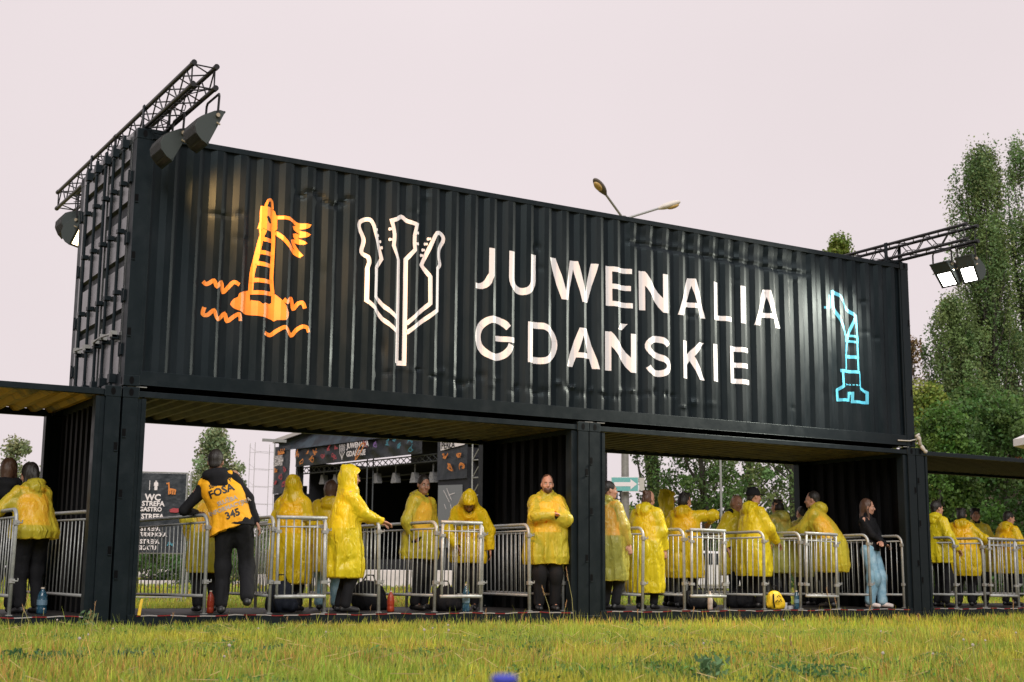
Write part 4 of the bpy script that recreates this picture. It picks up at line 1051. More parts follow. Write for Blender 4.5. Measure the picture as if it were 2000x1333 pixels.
person('woman with hair bun in long yellow raincoat, back turned', 1262, .62, 1.62, 28, ((-.25, .1, .9), (.27, .12, .84)), coat=0, hem=.24, hair=('bun', M_HAIRB), fat=1.06, head=(10, 14), vest=M_OVEST, lean=5)
person('hooded person in yellow raincoat facing right behind the outstretched arm', 1306, 1.7, 1.70, 75, 'front', hood='up', coat=0, hem=.6, vis='bg')
person('person in amber raincoat from behind with one arm stretched out to the right', 1338, 1.05, 1.64, 10, ((-.22, .20, 1.0), (.34, .36, 1.33)), coat=2, hem=.46, hair=('messy', M_HAIRD), fat=1.08, head=(40, 8), elbow=((-.7, -.5, -.5), (1, .1, .15)), vest=M_OVEST)
person('person with blond knotted hair and dark scarf in yellow raincoat', 1440, 1.35, 1.66, 150, 'pocket', coat=0, hem=.5, hair=('bun', M_HAIRL), jhood=True, head=(-10, 12), trousers=M_NAVY)
person('man in black cap and bright yellow raincoat with hands held low', 1472, .78, 1.74, 52, ((-.12, .34, .98), (.20, .30, .98)), coat=0, hem=.46, vest=M_VEST2, hair=('short', M_HAIRD), cap=True, fat=1.06, head=(8, 0), lean=3)
person('person with dark tousled hair and olive raincoat behind the man in the cap', 1530, 1.35, 1.64, -50, 'front', coat=3, hem=.55, hair=('messy', M_HAIRD), vis='bg', lean=8)
person('dark-haired person leaning towards the clasped hands of the man at the gate', 1578, 1.75, 1.58, -35, ((-.45, .35, 1.10), (.0, .35, 1.10)), lean=12, coat=3, hem=.5, hair=('short', M_HAIRD), vis='bg')
person('man in sheer yellow raincoat leaning left with hands clasped on the gate', 1626, .62, 1.80, -76, ((-.015, .62, 1.10), (.035, .60, 1.10)), lean=27, head=(-4, -14), coat=1, hem=.52, hair=('short', M_HAIRD), fat=1.08, vest=M_OVEST, elbow=((-.5, -.5, -.8), (.5, -.5, -.8)), skin=M_SKIN)
person('young woman with long fair hair, black top and blue jeans leaning by the wall', 1702, .62, 1.64, 112, ((.05, .21, 1.08), (-.06, .24, 1.05)), lean=-3, head=(-22, 6), hair=('long', M_HAIRB), trousers=Jn, shoes=M_SHOEW, skin=M_SKIN, tfat=1.22, elbow=((-.9, -.1, -.4), (.9, -.1, -.4)), legs=((-.09, .15), (.09, .0)))
person('raincoat wearer with black backpack straps beside the right posts', 1836, .55, 1.66, 55, ((-.2, .15, .95), (.26, .20, .98)), coat=0, hem=.74, hair=('short', M_HAIRD), jhood=False)
person('broad-backed person with dark hair in amber raincoat in the right opening', 1884, .95, 1.60, 6, ((-.15, .32, 1.05), (.34, .20, 1.06)), coat=2, hem=.54, hair=('messy', M_HAIRD), fat=1.12, vest=M_OVEST, lean=6)
person('dark-haired person standing behind the broad-backed one in the right opening', 1912, 1.75, 1.66, 170, 'pocket', coat=1, hem=.6, hair=('messy', M_HAIRD), vis='bg')
person('person with lowered hood in yellow raincoat at the right edge of the photo', 1972, 1.0, 1.58, 42, ((-.2, .15, .95), (.24, .15, .92)), coat=2, hem=.60, hair=('short', M_HAIRD), head=(20, 5), vest=M_OVEST, lean=5)

# ================================================================== SMALL THINGS ON THE FLOOR
def lathe(mb, prof, c=(0, 0, 0), n=16, mi=0):
    vs = [(c[0]+r*math.cos(2*math.pi*k/n), c[1]+r*math.sin(2*math.pi*k/n), c[2]+z) for r, z in prof for k in range(n)]
    fs = [(i*n+k, i*n+(k+1) % n, (i+1)*n+(k+1) % n, (i+1)*n+k) for i in range(len(prof)-1) for k in range(n)]
    fs += [tuple(range(n-1, -1, -1)), tuple((len(prof)-1)*n+k for k in range(n))]; mb.add(vs, fs, mi)
M_PET = mat('blue_plastic', (.015, .07, .12), .15, spec=.8, noise=(20, (.07, .16, .22), .5, .7), alpha=.8); M_PETL = mat('bottle_label', (.12, .20, .27), .5)
M_ORB = mat('orange_bottle', (.33, .035, .01), .4, noise=(25, (.22, .02, .008), .5, .7)); M_CAPW = mat('pale_cap', (.6, .5, .42), .5)
def bottle(px, Y, label, m, hgt=.30, rad=.042, cap=M_CAPW, group='drink bottles on the container floor'):
    p = at(px, 1180, Y); t = thing('bottle', label, 'bottle', (p[0], Y, FZ), 0, group)
    b = MB(); k = hgt/.30
    lathe(b, [(rad*.9, 0), (rad, .01*k), (rad, .07*k), (rad*.93, .08*k), (rad, .09*k), (rad, .17*k), (rad*.93, .18*k), (rad*.98, .20*k), (rad*.6, .25*k), (rad*.35, .27*k), (rad*.34, .285*k)]); b.build('bottle_body', m, t, smooth=True)
    b = MB(); lathe(b, [(rad*.38, .283*k), (rad*.38, .30*k)]); b.build('bottle_cap', cap, t)
    b = MB(); lathe(b, [(rad+.001, .10*k), (rad+.001, .16*k)]); b.build('bottle_label', M_PETL if m is M_PET else m, t)
bottle(411, .55, 'orange-red bottle at the feet of the guard in the numbered vest', M_ORB, .25, .04)
bottle(763, .5, 'orange-red bottle behind the bars left of the man with short hair', M_ORB, .25, .045)
bottle(910, .12, 'large blue water bottle at the foot of the barrier by the bowed person', M_PET, .34, .045)
bottle(1556, .15, 'blue water bottle beside the barrier foot right of the yellow bag', M_PET, .26, .04)
bottle(82, .75, 'dark blue water bottle next to the woman with tied hair', M_PET, .28, .055)
bottle(1387, .25, 'white carton bottle with red base under the narrow gate in the middle right', mat('white_bottle', (.62, .52, .45), .5, noise=(12, (.6, .06, .05), .55, .7)), .25, .035)
def bag(px, Y, label, m, w, d, hh, name='backpack', cat='backpack', group='bags on the container floor'):
    p = at(px, 1180, Y); t = thing(name, label, cat, (p[0], Y, FZ), random.uniform(-.5, .2), group); f = Field([-w, -w, -.02], [w, w, hh*1.5], .012)
    f.ell((0, 0, hh*.42), (w*.5, d*.5, hh*.5), .03); f.ell((w*.05, 0, hh*.2), (w*.55, d*.55, hh*.28), .05); f.ell((0, -d*.4, hh*.32), (w*.33, d*.25, hh*.24), .03)
    V, F = f.mesh(); V = crumple(V, F, .018, _pc[0]+px); V[:, 2] = np.maximum(V[:, 2], 0); fast_mesh('bag_body', V, F, m, t, smooth=True)
    b = MB(); b.tube([(-w*.2, 0, hh*.85), (-w*.1, -.02, hh*1.08), (w*.1, -.02, hh*1.08), (w*.2, 0, hh*.85)], .010, 6); b.tube([(-w*.25, -d*.5, hh*.7), (-w*.3, -d*.62, hh*.35), (-w*.2, -d*.5, .02)], .012, 6); b.build('strap', M_BLACKC, t, smooth=True)
    return t
bag(548, .55, 'black and navy rucksack behind the narrow gate at left', M_NAVY, .34, .26, .40)
bag(868, .6, 'black bag on the floor by the bowed hooded person', M_BLACKC, .36, .24, .34)
bag(720, 1.3, 'tall black bag behind the side-on hooded person', M_BLACKC, .46, .26, .40)
bag(1358, .6, 'black bag under the narrow gate in the middle right', M_BLACKC, .50, .26, .30)
bag(1445, 1.0, 'black rucksack at the feet of the man in the black cap', M_BLACKC, .50, .26, .28)
yb = bag(1513, .35, 'bright yellow bag with black squiggle on the floor', mat('yellow_bag', (.86, .55, .02), .5), .25, .18, .30, 'shoulder_bag', 'bag')
b = MB(); b.tube([(-.05, -.125, .10), (-.02, -.13, .13), (.0, -.13, .10), (.03, -.13, .14), (.05, -.125, .10)], .006, 5); b.tube([(-.03, -.125, .17), (.0, -.125, .19), (.03, -.12, .17)], .006, 5); b.build('printed_squiggle', M_INK, yb)
p = at(1538, 1180, .25); t = thing('paper_cup', 'crumpled pale cup lying by the blue bottle right of the yellow bag', 'cup', (p[0], .3, FZ)); b = MB(); lathe(b, [(.025, 0), (.03, .05), (.035, .09)], (0, 0, 0)); b.box((.04, -.04, 0), (.12, .03, .045)); b.build('cup_body', mat('cup_paper', (.5, .5, .52), .5), t)

# ================================================================== BEHIND THE GATEWAY
def seg(o, p, q, r, mi=0, n=5): o.tube([p, q], r, n, mi)
GZv = GZ
# street lamp with two heads
lb_ = far(1222, 40, GZ); top = Vector((far(1213, 40, py=1000).x, far(1213, 40, py=1000).y, 0))
t = thing('street_lamp', 'tall grey street lamp with two arms rising behind the raised container', 'street lamp', lb_)
b = MB(); b.tube([(0, 0, 0), (0, 0, 1.4), (0, 0, 11.3)], [.14, .12, .075], 12); b.build('pole', mat('lamp_pole', (.20, .19, .17), .6, noise=(9, (.14, .13, .12), .4, .7)), t, smooth=True)
rgt = Vector((RT[0], RT[1], 0)).normalized()
for dx, dz, dd, m, lab in ((-.86, .72, .9, mat('lamp_head_dark', (.10, .08, .06), .5), 'dark underside of the left lamp head'), (1.55, .55, -.2, mat('lamp_head_light', (.62, .56, .50), .4), 'pale right lamp head with amber glass')):
    fwd_ = Vector((fw[0], fw[1], 0)).normalized()
    e = rgt*dx*.72+fwd_*dd*-1+Vector((0, 0, 11.2+dz*.75)); b = MB(); b.tube([(0, 0, 11.2), tuple(e)], .035, 8); arm = b.build('arm', M_STEELD, t)
    ud = (e-Vector((0, 0, 11.2))).normalized(); sdv = ud.cross(Vector((0, 0, 1))).normalized(); upv = sdv.cross(ud)
    A = np.array([[ud.x, sdv.x, upv.x], [ud.y, sdv.y, upv.y], [ud.z, sdv.z, upv.z]])
    c = e+ud*.34; f = Field(np.array(c)-.6, np.array(c)+.6, .02); f.ell(c, (.36, .145, .10), .02, M=A); f.cone(e-ud*.02, e+ud*.18, .05, .08, .03)
    V, F = f.mesh(); o = fast_mesh('lamp_head', V, F, m, arm, smooth=True); o['label'] = lab
    f = Field(np.array(c)-.6, np.array(c)+.6, .02); f.ell(c+ud*.08-upv*.075, (.20, .11, .07), .01, M=A); V, F = f.mesh(); fast_mesh('lamp_glass', V, F, mat('amber_glass', (.55, .35, .12), .25), arm, smooth=True)
# arrow sign on the pole
ps = far(1222, 39.7, py=947); t = thing('direction_sign', 'blue-green road sign with a white arrow pointing right, on the lamp pole', 'road sign', (ps.x, ps.y, ps.z), -math.atan2(CAM[0]-ps.x, CAM[1]-ps.y)+math.pi+R(0))
b = MB(); b.box((-.42, -.02, -.20), (.37, .0, .22)); b.build('sign_plate', mat('sign_white', (.72, .70, .70), .5), t)
b = MB(); b.box((-.405, -.026, -.185), (.355, -.021, .205)); b.build('sign_face', mat('sign_teal', (.12, .38, .37), .5, noise=(14, (.2, .42, .40), .5, .7)), t)
b = MB(); b.add([(-.34, -.031, -.05), (.14, -.031, -.05), (.14, -.031, -.14), (.33, -.031, .015), (.14, -.031, .16), (.14, -.031, .07), (-.34, -.031, .07)], [(0, 1, 5, 6), (1, 2, 3, 4, 5)]); b.build('arrow', mat('sign_arrow', (.72, .66, .68), .5), t)
b = MB(); b.box((.39, -.015, -.17), (.54, .0, .20)); b.build('side_plate', mat('sign_back', (.45, .42, .38), .6), t)
t = thing('lantern', 'small dark lantern below the arrow sign', 'lantern', far(1204, 36, py=975)); b = MB(); b.box((-.09, -.09, -.02), (.09, .09, .0)); b.box((-.06, -.06, -.20), (.06, .06, -.18)); b.box((-.11, -.11, .18), (.11, .11, .21))
for q in (-.08, .08):
    for w_ in (-.08, .08): b.box((q-.012, w_-.012, -.2), (q+.012, w_+.012, .18))
b.tube([(0, 0, -.2), (0, 0, -far(1204, 36, py=975).z+GZ)], .03, 6); b.build('lantern_frame', M_TRUSS, t)
# thin mast
mb_ = far(1411, 55, GZ); t = thing('mast', 'thin grey mast in front of the trees in the right middle opening', 'mast', mb_); b = MB(); b.tube([(0, 0, 0), (0, 0, 5.4)], .045, 8); b.build('pole', M_STEELD, t); b = MB(); lathe(b, [(.06, 5.4), (.07, 5.46), (.02, 5.52)]); b.build('finial', M_STEELD, t)

# information board with text
pb = far(315, 30, GZ); rz = -math.atan2(CAM[0]-pb.x, CAM[1]-pb.y)+math.pi
M_BANNER = mat('banner_black', (.012, .017, .024), .45, noise=(3, (.03, .036, .042), .5, .8), bump=(2.5, .04)); M_TXT = mat('banner_text', (.74, .68, .68), .6); M_OR = mat('banner_orange', (.60, .20, .035), .6); M_PK = mat('banner_red', (.36, .04, .05), .6); M_CY = mat('banner_cyan', (.04, .20, .27), .6); M_VI = mat('banner_violet', (.20, .10, .32), .6)
def banner_plane(x, z0, z1, x1, y=0, wav=.02, nx=40, nz=14, ph=0, swag=0, ymap=None):
    b = MB(); vs = []
    for j in range(nz+1):
        for i in range(nx+1):
            u, w_ = i/nx, j/nz; yy = y+wav*(math.sin(u*17+ph+w_*3)+.5*math.sin(u*41+w_*7+ph))*(.4+.6*math.sin(w_*math.pi))
            if swag: yy += -swag*abs(math.sin(u*math.pi*8+w_*1.2))**3*(1-abs(2*w_-1))
            vs.append((x+(x1-x)*u, yy, z0+(z1-z0)*w_))
    n = nx+1; b.add(vs, [(j*n+i, j*n+i+1, (j+1)*n+i+1, (j+1)*n+i) for j in range(nz) for i in range(nx)]); return b
def board_text(parent, s_, size, x, z, y, m, bold=.03, align_left=True, width=1.0):
    V_, F_ = text_mesh(s_, size, bold, width); mx = min(v[0] for v in V_) if align_left else 0
    b = MB(); b.add([(x+v[0]-mx, y, z+v[1]) for v in V_], F_); return b.build('lettering', m, parent)
sc1 = 30/FPX  # metres per photo pixel at the board
t = thing('information_board', 'black banner listing zones in white capitals beside the left posts', 'information board', pb, rz)
zt_ = zat(315, 925, 30); zb_ = zat(315, 1080, 30)
b = banner_plane(-.85, zb_, zt_, .42, 0, .008); bn = b.build('banner', M_BANNER, t, smooth=True)
for s_, py, sz in (('WC', 973, .19), ('STREFA', 985, .145), ('GASTRO', 996, .125), ('STREFA', 1010, .145), ('STREFA', 1034, .125), ('STUDENCKA', 1045, .115), ('STREFA', 1059, .125), ('SKATU', 1071, .125)):
    x = {'WC': -.42, 'STREFA': -.47, 'GASTRO': -.52, 'STUDENCKA': -.57, 'SKATU': -.50}[s_]
    board_text(bn, s_, sz, x, zat(315, py, 30), -.035, M_TXT, .035, True, .96)
def icon(parent, strokes, m, cx, cz, s, y, w=.018, name='icon'):
    b = MB(); k = 0
    for st in strokes:
        for q in ribbon([(cx+p[0]*s, cz+p[1]*s) for p in st], w): b.add([(p[0], y-.0008*(k % 7), p[1]) for p in q], [(0, 1, 2, 3)]); 
        k += 1
    return b.build(name, m, parent)
icon(bn, [[(0, .5), (0, .42)], [(-.10, .30), (.10, .30)], [(-.06, .34), (-.06, -.5)], [(.06, .34), (.06, -.5)], [(0, .34), (0, -.1)], [(-.12, .30), (-.14, -.05)], [(.12, .30), (.14, -.05)]], M_TXT, -.20, zat(315, 949, 30), .20, -.035, .035, 'pictogram')
icon(bn, [[(0, .5), (0, -.5)]], M_TXT, -.33, zat(315, 949, 30), .20, -.035, .012, 'divider')
icon(bn, [[(-.45, .45), (-.25, .5), (-.2, .0), (.2, -.05), (.35, -.1), (.3, -.5)], [(-.2, 0), (-.2, -.5)], [(-.05, -.1), (-.05, -.45)], [(.15, -.1), (.12, -.5)], [(.2, -.05), (-.2, -.12)]], M_OR, .12, zat(315, 955, 30), .24, -.035, .03, 'printed_animal')
icon(bn, [[(-.5, 0), (-.2, .15), (.3, .12), (.5, -.05), (.1, -.15), (-.4, -.12), (-.5, 0)], [(-.4, 0), (.4, 0)]], M_PK, .22, zat(315, 997, 30), .22, -.035, .03, 'printed_blob')
icon(bn, [[(-.4, -.2), (-.1, .2), (.1, -.1), (.4, .2)], [(-.3, .2), (.3, -.2)]], M_CY, .16, zat(315, 1063, 30), .18, -.035, .025, 'printed_mark')
b = MB()
for x in (-.87, .44, .52): seg(b, (x, .03, 0), (x, .03, zt_+.03), .022)
seg(b, (-.87, .03, zt_+.02), (.44, .03, zt_+.02), .018); seg(b, (-.87, .03, zb_-.01), (.44, .03, zb_-.01), .018); seg(b, (-.87, .03, .08), (.44, .03, .08), .018)
b.build('board_frame', M_STEELD, t)
# low white wall and rails far behind
def wallseg(pxa, pxb, D, pyt, pyb, m, name, label, cat, hgt_px=None, thick=.4, group=None):
    a = far(pxa, D, py=pyt); c = far(pxb, D, py=pyt); zt = a.z; zb2 = max(GZ-.02, a.z-(pyb-pyt)*D/FPX); c.z = a.z
    dirv = Vector((c.x-a.x, c.y-a.y, 0)); Ln = dirv.length; t = thing(name, label, cat, (a.x, a.y, 0), math.atan2(dirv.y, dirv.x), group)
    b = MB(); n = max(1, int(Ln/2.2))
    for i in range(n): b.box((i*Ln/n+.02, 0, zb2), ((i+1)*Ln/n-.02, thick, zt))
    b.build('wall_panels', m, t, bevel=.02); return t
M_WHW = mat('white_wall', (.66, .60, .58), .7, noise=(2, (.52, .48, .46), .4, .7)); M_GRW = mat('grey_wall', (.30, .29, .28), .8, noise=(3, (.22, .21, .2), .4, .7))
wallseg(700, 905, 58, 1113, 1152, M_WHW, 'low_wall', 'long low white wall in front of the stage', 'wall')
wallseg(470, 700, 58.5, 1122, 1152, M_WHW, 'low_wall', 'lower white wall section left of the long one, behind the hooded figures', 'wall')
wallseg(270, 470, 60, 1134, 1146, M_WHW, 'low_wall', 'thin white kerb wall behind the information board', 'wall')
wallseg(270, 420, 66, 1112, 1127, M_WHW, 'low_wall', 'white wall further back below the information board', 'wall')
wallseg(1290, 1480, 50, 1128, 1148, M_GRW, 'low_wall', 'grey low wall beyond the right middle opening', 'wall')
# parked cars glimpsed between the coats
def car(px, D, body, label, rzo=0):
    p = far(px, D, GZ); t = thing('parked_car', label, 'car', p, -math.atan2(CAM[0]-p.x, CAM[1]-p.y)+math.pi+rzo, 'cars parked beyond the entrance')
    b = MB(); b.prism([(-2.1, .28), (2.1, .28), (2.12, .72), (1.9, .88), (1.0, .95), (.45, 1.38), (-1.0, 1.42), (-1.75, 1.0), (-2.08, .92)], -.8, .8); b.build('body', body, t, bevel=.07)
    b = MB(); b.prism([(.85, .97), (.42, 1.30), (-.25, 1.33), (-.25, .97)], -.82, .82); b.prism([(-.35, .97), (-.35, 1.33), (-.95, 1.33), (-1.45, .99)], -.82, .82); b.build('window', mat('car_glass', (.02, .025, .03), .1), t)
    for x in (-1.3, 1.3):
        for y in (-.74, .74):
            b = MB(); b.tube([(x, y-.1, .3), (x, y+.1, .3)], .31, 16); w_ = b.build('wheel', M_SHOEB, t); b = MB(); b.tube([(x, y-.105, .3), (x, y+.105, .3)], .19, 12); b.build('rim', M_STEELD, w_)
    for y in (-.55, .55): b = MB(); b.box((2.08, y-.16, .62), (2.13, y+.16, .75)); b.build('headlight', mat('car_light', (.7, .7, .68), .2), t)
car(1395, 46, mat('white_car_paint', (.68, .66, .66), .3), 'white car parked beyond the right middle opening', R(20))
car(1325, 52, mat('grey_car_paint', (.22, .23, .25), .3), 'grey car parked left of the white one beyond the opening', R(-10))
# open stage
def stage():
    A = far(575, 104, GZ); B = far(872, 88, GZ); d = Vector((B.x-A.x, B.y-A.y, 0)); Wd = d.length
    t = thing('concert_stage', 'large black open-air stage with printed banners and roof, seen through the left opening', 'stage', A, math.atan2(d.y, d.x))
    D0, D1 = 104, 88
    zz = lambda px, py: zat(px, py, D0+(D1-D0)*(px-575)/297)
    z_f1, z_f0 = zz(575, 877), zz(575, 913); z_g1, z_g0 = zz(830, 853), zz(830, 893)
    xl1_ = Wd*(572-575)/297-.3; M_ST = mat('stage_black', (.008, .009, .013), .8, noise=(.5, (.018, .018, .024), .45, .7)); M_RF = mat('stage_roof', (.40, .37, .36), .6); dp = 11.0
    b = MB(); b.box((-1, dp, 0), (Wd+3, dp+.2, z_g1+2.2)); b.box((-1.6, 2, z_f0-.4), (Wd+1, dp, z_f0-.3)); b.box((.0, 1, 0), (.2, dp, z_f1-1)); b.box((Wd-.3, 1, 0), (Wd-.1, dp, z_f1-1)); b.box((xl1_ , .1, 0), (.08, .35, z_f1)); b.build('back_curtain', M_ST, t)
    b = MB(); b.box((0, .2, 0), (Wd, dp, 1.5)); b.build('stage_floor', M_ST, t)
    # roof membrane
    apx, apz = Wd*.12, z_f1+1.55; b = MB()
    y0 = -1.2
    P = [(-1.9, y0, z_f1+.75), (apx, y0+1, apz), (Wd*1.05, y0, z_g1+.5)]
    for (p, q) in ((P[0], P[1]), (P[1], P[2])):
        vv = [p, q, (q[0], dp, q[2]+.2), (p[0], dp, p[2]+.2), (p[0], p[1], p[2]-.28), (q[0], q[1], q[2]-.28), (q[0], dp, q[2]-.1), (p[0], dp, p[2]-.1)]; b.add(vv, [(0, 1, 2, 3), (0, 4, 5, 1)]); b.add(vv, [(7, 6, 5, 4), (2, 6, 7, 3)], 1)
    b.build('roof', [M_RF, M_ST], t)
    b = MB(); b.add([(-1.8, y0+.5, z_f1+.5), (apx, y0+1.5, apz-.3), (Wd, y0+.5, z_g1+.3), (Wd, y0+.5, z_f1-.1), (-1.8, y0+.5, z_f1-.1)], [(0, 1, 2, 3, 4)]); b.build('gable_screen', mat('stage_mesh', (.03, .045, .06), .8, noise=(1.2, (.012, .014, .02), .4, .6)), t)
    b = MB(); b.box((0, -.25, z_f1), (Wd, .0, z_f1+.28)); b.build('beam', M_RF, t)
    b = MB()
    for x in (-.1, Wd*.5, Wd):
        for yy in (0, .5): seg(b, (x, yy, 0), (x, yy, z_f1+1), .05)
    for k_ in range(26):
        x = Wd*k_/26; seg(b, (x, .3, z_f0-.05), (x+Wd/26, .3, z_f0-.5), .035); seg(b, (x, .3, z_f0-.5), (x+Wd/26, .3, z_f0-.05), .03)
    seg(b, (0, .3, z_f0-.05), (Wd, .3, z_f0-.05), .05); seg(b, (0, .3, z_f0-.5), (Wd, .3, z_f0-.5), .05)
    for yy in (3, 6): seg(b, (0, yy, z_f0-.9), (Wd, yy, z_f0-.9), .06)
    b.build('roof_truss', mat('dark_truss', (.05, .055, .06), .6), t)
    # fascia banner
    b = banner_plane(.1, z_f0, z_f1-.02, Wd*.87, -.3, .03, 90, 10, swag=.22); fb = b.build('banner', M_BANNER, t, smooth=True); fb['label'] = 'long draped fascia banner with festival name'
    zc = (z_f0+z_f1)/2; Y_ = -.68
    rr = random.Random(11)
    def scrib(cx, cz, s, m, seed):
        q = random.Random(seed); pts = [(q.uniform(-.5, .5), q.uniform(-.4, .4)) for _ in range(7)]; icon(fb, [smoothpts(pts+[pts[0]], 4), [(q.uniform(-.5, 0), q.uniform(-.5, 0)), (q.uniform(0, .5), q.uniform(-.2, .5))]], m, cx, cz, s*.85, Y_, .050)
    X_ = lambda px: Wd*(px-575)/297
    for px, dz, s, m, sd in ((590, .25, .75, M_OR, 1), (613, .25, .5, M_OR, 2), (630, .2, .7, M_OR, 3), (600, -.4, .7, M_OR, 4), (622, -.3, .8, M_OR, 5), (648, -.2, .8, M_PK, 6), (660, .35, .6, M_PK, 7), (675, .35, .5, M_PK, 8), (672, -.25, .8, M_PK, 9),
                             (733, .35, .8, M_PK, 10), (755, .2, .7, M_VI, 12), (778, .25, .8, M_CY, 13), (800, -.1, .7, M_CY, 14), (818, .3, .8, M_CY, 15), (822, -.35, .8, M_CY, 16), (790, .4, .5, M_CY, 17)): scrib(X_(px), zc+dz, s, m, sd)
    board_text(fb, 'JUWENALIA', .52, X_(697), zc+.32, Y_, M_TXT, .03); board_text(fb, 'GDAŃSKIE', .52, X_(697), zc-.25, Y_, M_TXT, .03)
    icon(fb, [[(-.35, .5), (-.3, -.1), (0, -.5)], [(0, .5), (0, -.6)], [(.35, .5), (.3, -.1), (0, -.5)], [(-.15, .5), (-.15, .0)], [(.15, .5), (.15, 0)]], M_TXT, X_(688), zc, 1.0, Y_, .05, 'printed_trident')
    icon(fb, [smoothpts([(-.5, -.5), (-.1, -.2), (.4, .3), (.5, .5), (.2, .5), (-.3, 0), (-.5, -.5)])], M_OR, X_(724), zc-.2, 1.1, Y_-.02, .09)
    # side towers with banners
    xl0, xl1 = X_(533), X_(572)
    zt1, zt0 = zz(550, 873), zz(550, 965)
    b = banner_plane(xl0, zt0, zt1, xl1, -.6, .02, 14, 14); sb = b.build('banner', M_BANNER, t, smooth=True); sb['label'] = 'tall black banner with date and place in white capitals'
    icon(sb, [[(-.5, 0), (-.35, .2), (-.3, -.1), (-.1, .2), (0, -.1), (.15, .2), (.25, -.1), (.5, .25)], [(-.5, -.12), (.5, -.05)]], M_OR, (xl0+xl1)/2, zz(550, 885), 1.0, -.68, .12, 'scrawled_logo')
    for s_, py in (('19-20.05.2023', 894), ('PLAC ZEBRAŃ', 901), ('LUDOWYCH', 908)): board_text(sb, s_, .33, xl0+.12, zz(550, py), -.68, M_TXT, .035, True, .72)
    for k_, (px, py, m) in enumerate(((541, 920, M_OR), (562, 920, M_PK), (553, 930, M_PK), (543, 945, M_PK), (561, 945, M_PK))):
        q = random.Random(k_+40); pts = [(q.uniform(-.5, .5), q.uniform(-.5, .5)) for _ in range(7)]; icon(sb, [smoothpts(pts+[pts[0]], 4)], m, X_(px), zz(550, py), .55, -.68, .075)
    b = MB(); b.box((xl0-.1, -.4, 0), (xl1+.05, 2, zt0)); b.box((xl0-1.0, .5, 0), (xl0-.1, 2.5, zz(550, 945))); b.build('tower_base', M_ST, t)
    # right tower
    xr0, xr1 = X_(866), X_(916); zr1, zr0 = zz(880, 840), zz(880, 938)
    b = banner_plane(xr0, zr0, zr1, xr1, -.6, .02, 14, 14); rb = b.build('banner', M_BANNER, t, smooth=True); rb['label'] = 'tall black banner with white name box and orange drawings'
    b = MB(); b.add([(X_(874), -.72, zz(890, 880)), (X_(914), -.72, zz(890, 873)), (X_(914), -.72, zz(890, 856)), (X_(874), -.72, zz(890, 860))], [(0, 1, 2, 3)]); nb = b.build('name_box', M_TXT, rb)
    board_text(nb, 'PERŁA', .62, X_(876), zz(890, 871), -.76, M_INK, .02, True, .85)
    for k_, (px, py) in enumerate(((882, 893), (904, 893), (890, 915), (910, 914))):
        q = random.Random(k_+60); pts = [(q.uniform(-.5, .5), q.uniform(-.5, .5)) for _ in range(8)]; icon(rb, [smoothpts(pts+[pts[0]], 4)], M_OR, X_(px), zz(890, py), .6, -.72, .075)
    b = MB(); b.box((xr0, -.5, 0), (xr1, 1, zr0)); b.build('tower_base', M_ST, t)
    b = MB(); b.add([(xr0+.1, -.56, 2.2), (X_(908), -.56, 2.2), (X_(908), -.56, zz(880, 950)), (xr0+.1, -.56, zz(880, 948))], [(0, 1, 2, 3)]); led = b.build('screen', mat('screen_grey', (.16, .17, .18), .4), t)
    icon(led, [[(-.5, .5), (.1, -.2)], [(-.2, .6), (.3, -.1)], [(.0, .2), (.6, .3)], [(-.4, -.3), (-.2, -.6)], [(.2, -.3), (.3, -.6)]], M_TXT, X_(886), zz(886, 975), 1.1, -.6, .04, 'screen_lines')
    b = MB()
    for x in (X_(918), X_(934)): seg(b, (x, -.3, 0), (x, -.3, zr1), .05)
    for k_ in range(8): z_ = 1+k_*1.1; seg(b, (X_(918), -.3, z_), (X_(934), -.3, z_), .04); seg(b, (X_(918), -.3, z_), (X_(934), -.3, z_+1.1), .03)
    b.build('side_truss', M_STEELD, t)
    b = MB(); b.box((X_(852), 1.5, 1.5), (X_(864), 1.9, zz(850, 993))); b.build('cyan_panel', mat('cyan_panel', (.03, .42, .44), .4), t)
    # lamps hung in the stage
    for k_, px in enumerate((608, 636, 720, 756, 792, 825)):
        x = X_(px); z_ = zz(px, 936-(px-608)*.02); b = MB(); b.prism([(x-.34, z_-.34), (x+.34, z_-.34), (x+.18, z_+.34), (x-.10, z_+.36)], .8, 1.2); b.tube([(x, 1, z_+.3), (x, 1, z_+.9)], .05, 6)
        o = b.build('stage_light', mat('stage_light_white', (.26, .26, .27), .5, noise=(5, (.15, .15, .16), .5, .62)), t)
stage()
# scaffold tower
ts = far(508, 100, GZ); t = thing('scaffold_tower', 'thin white scaffold mast left of the stage', 'scaffold', ts); b = MB(); hh = 9.8
for x, y in ((-.75, 0), (.75, 0), (-.75, 1), (.75, 1)): seg(b, (x, y, 0), (x, y, hh), .022)
for k_ in range(8):
    z_ = .4+k_*1.25; seg(b, (-.75, 0, z_), (.75, 0, z_), .016); seg(b, (-.75, 1, z_), (.75, 1, z_), .014); seg(b, (-.75, 0, z_), (-.75, 1, z_+.4), .014)
b.build('scaffold_frame', mat('pale_scaffold', (.42, .40, .40), .5), t); b = MB(); b.box((-.2, -.1, hh+.1), (1.6, .1, hh+.3)); seg(b, (.75, 0, hh), (.75, 0, hh-1), .05); b.build('outrigger', M_STEELD, t)

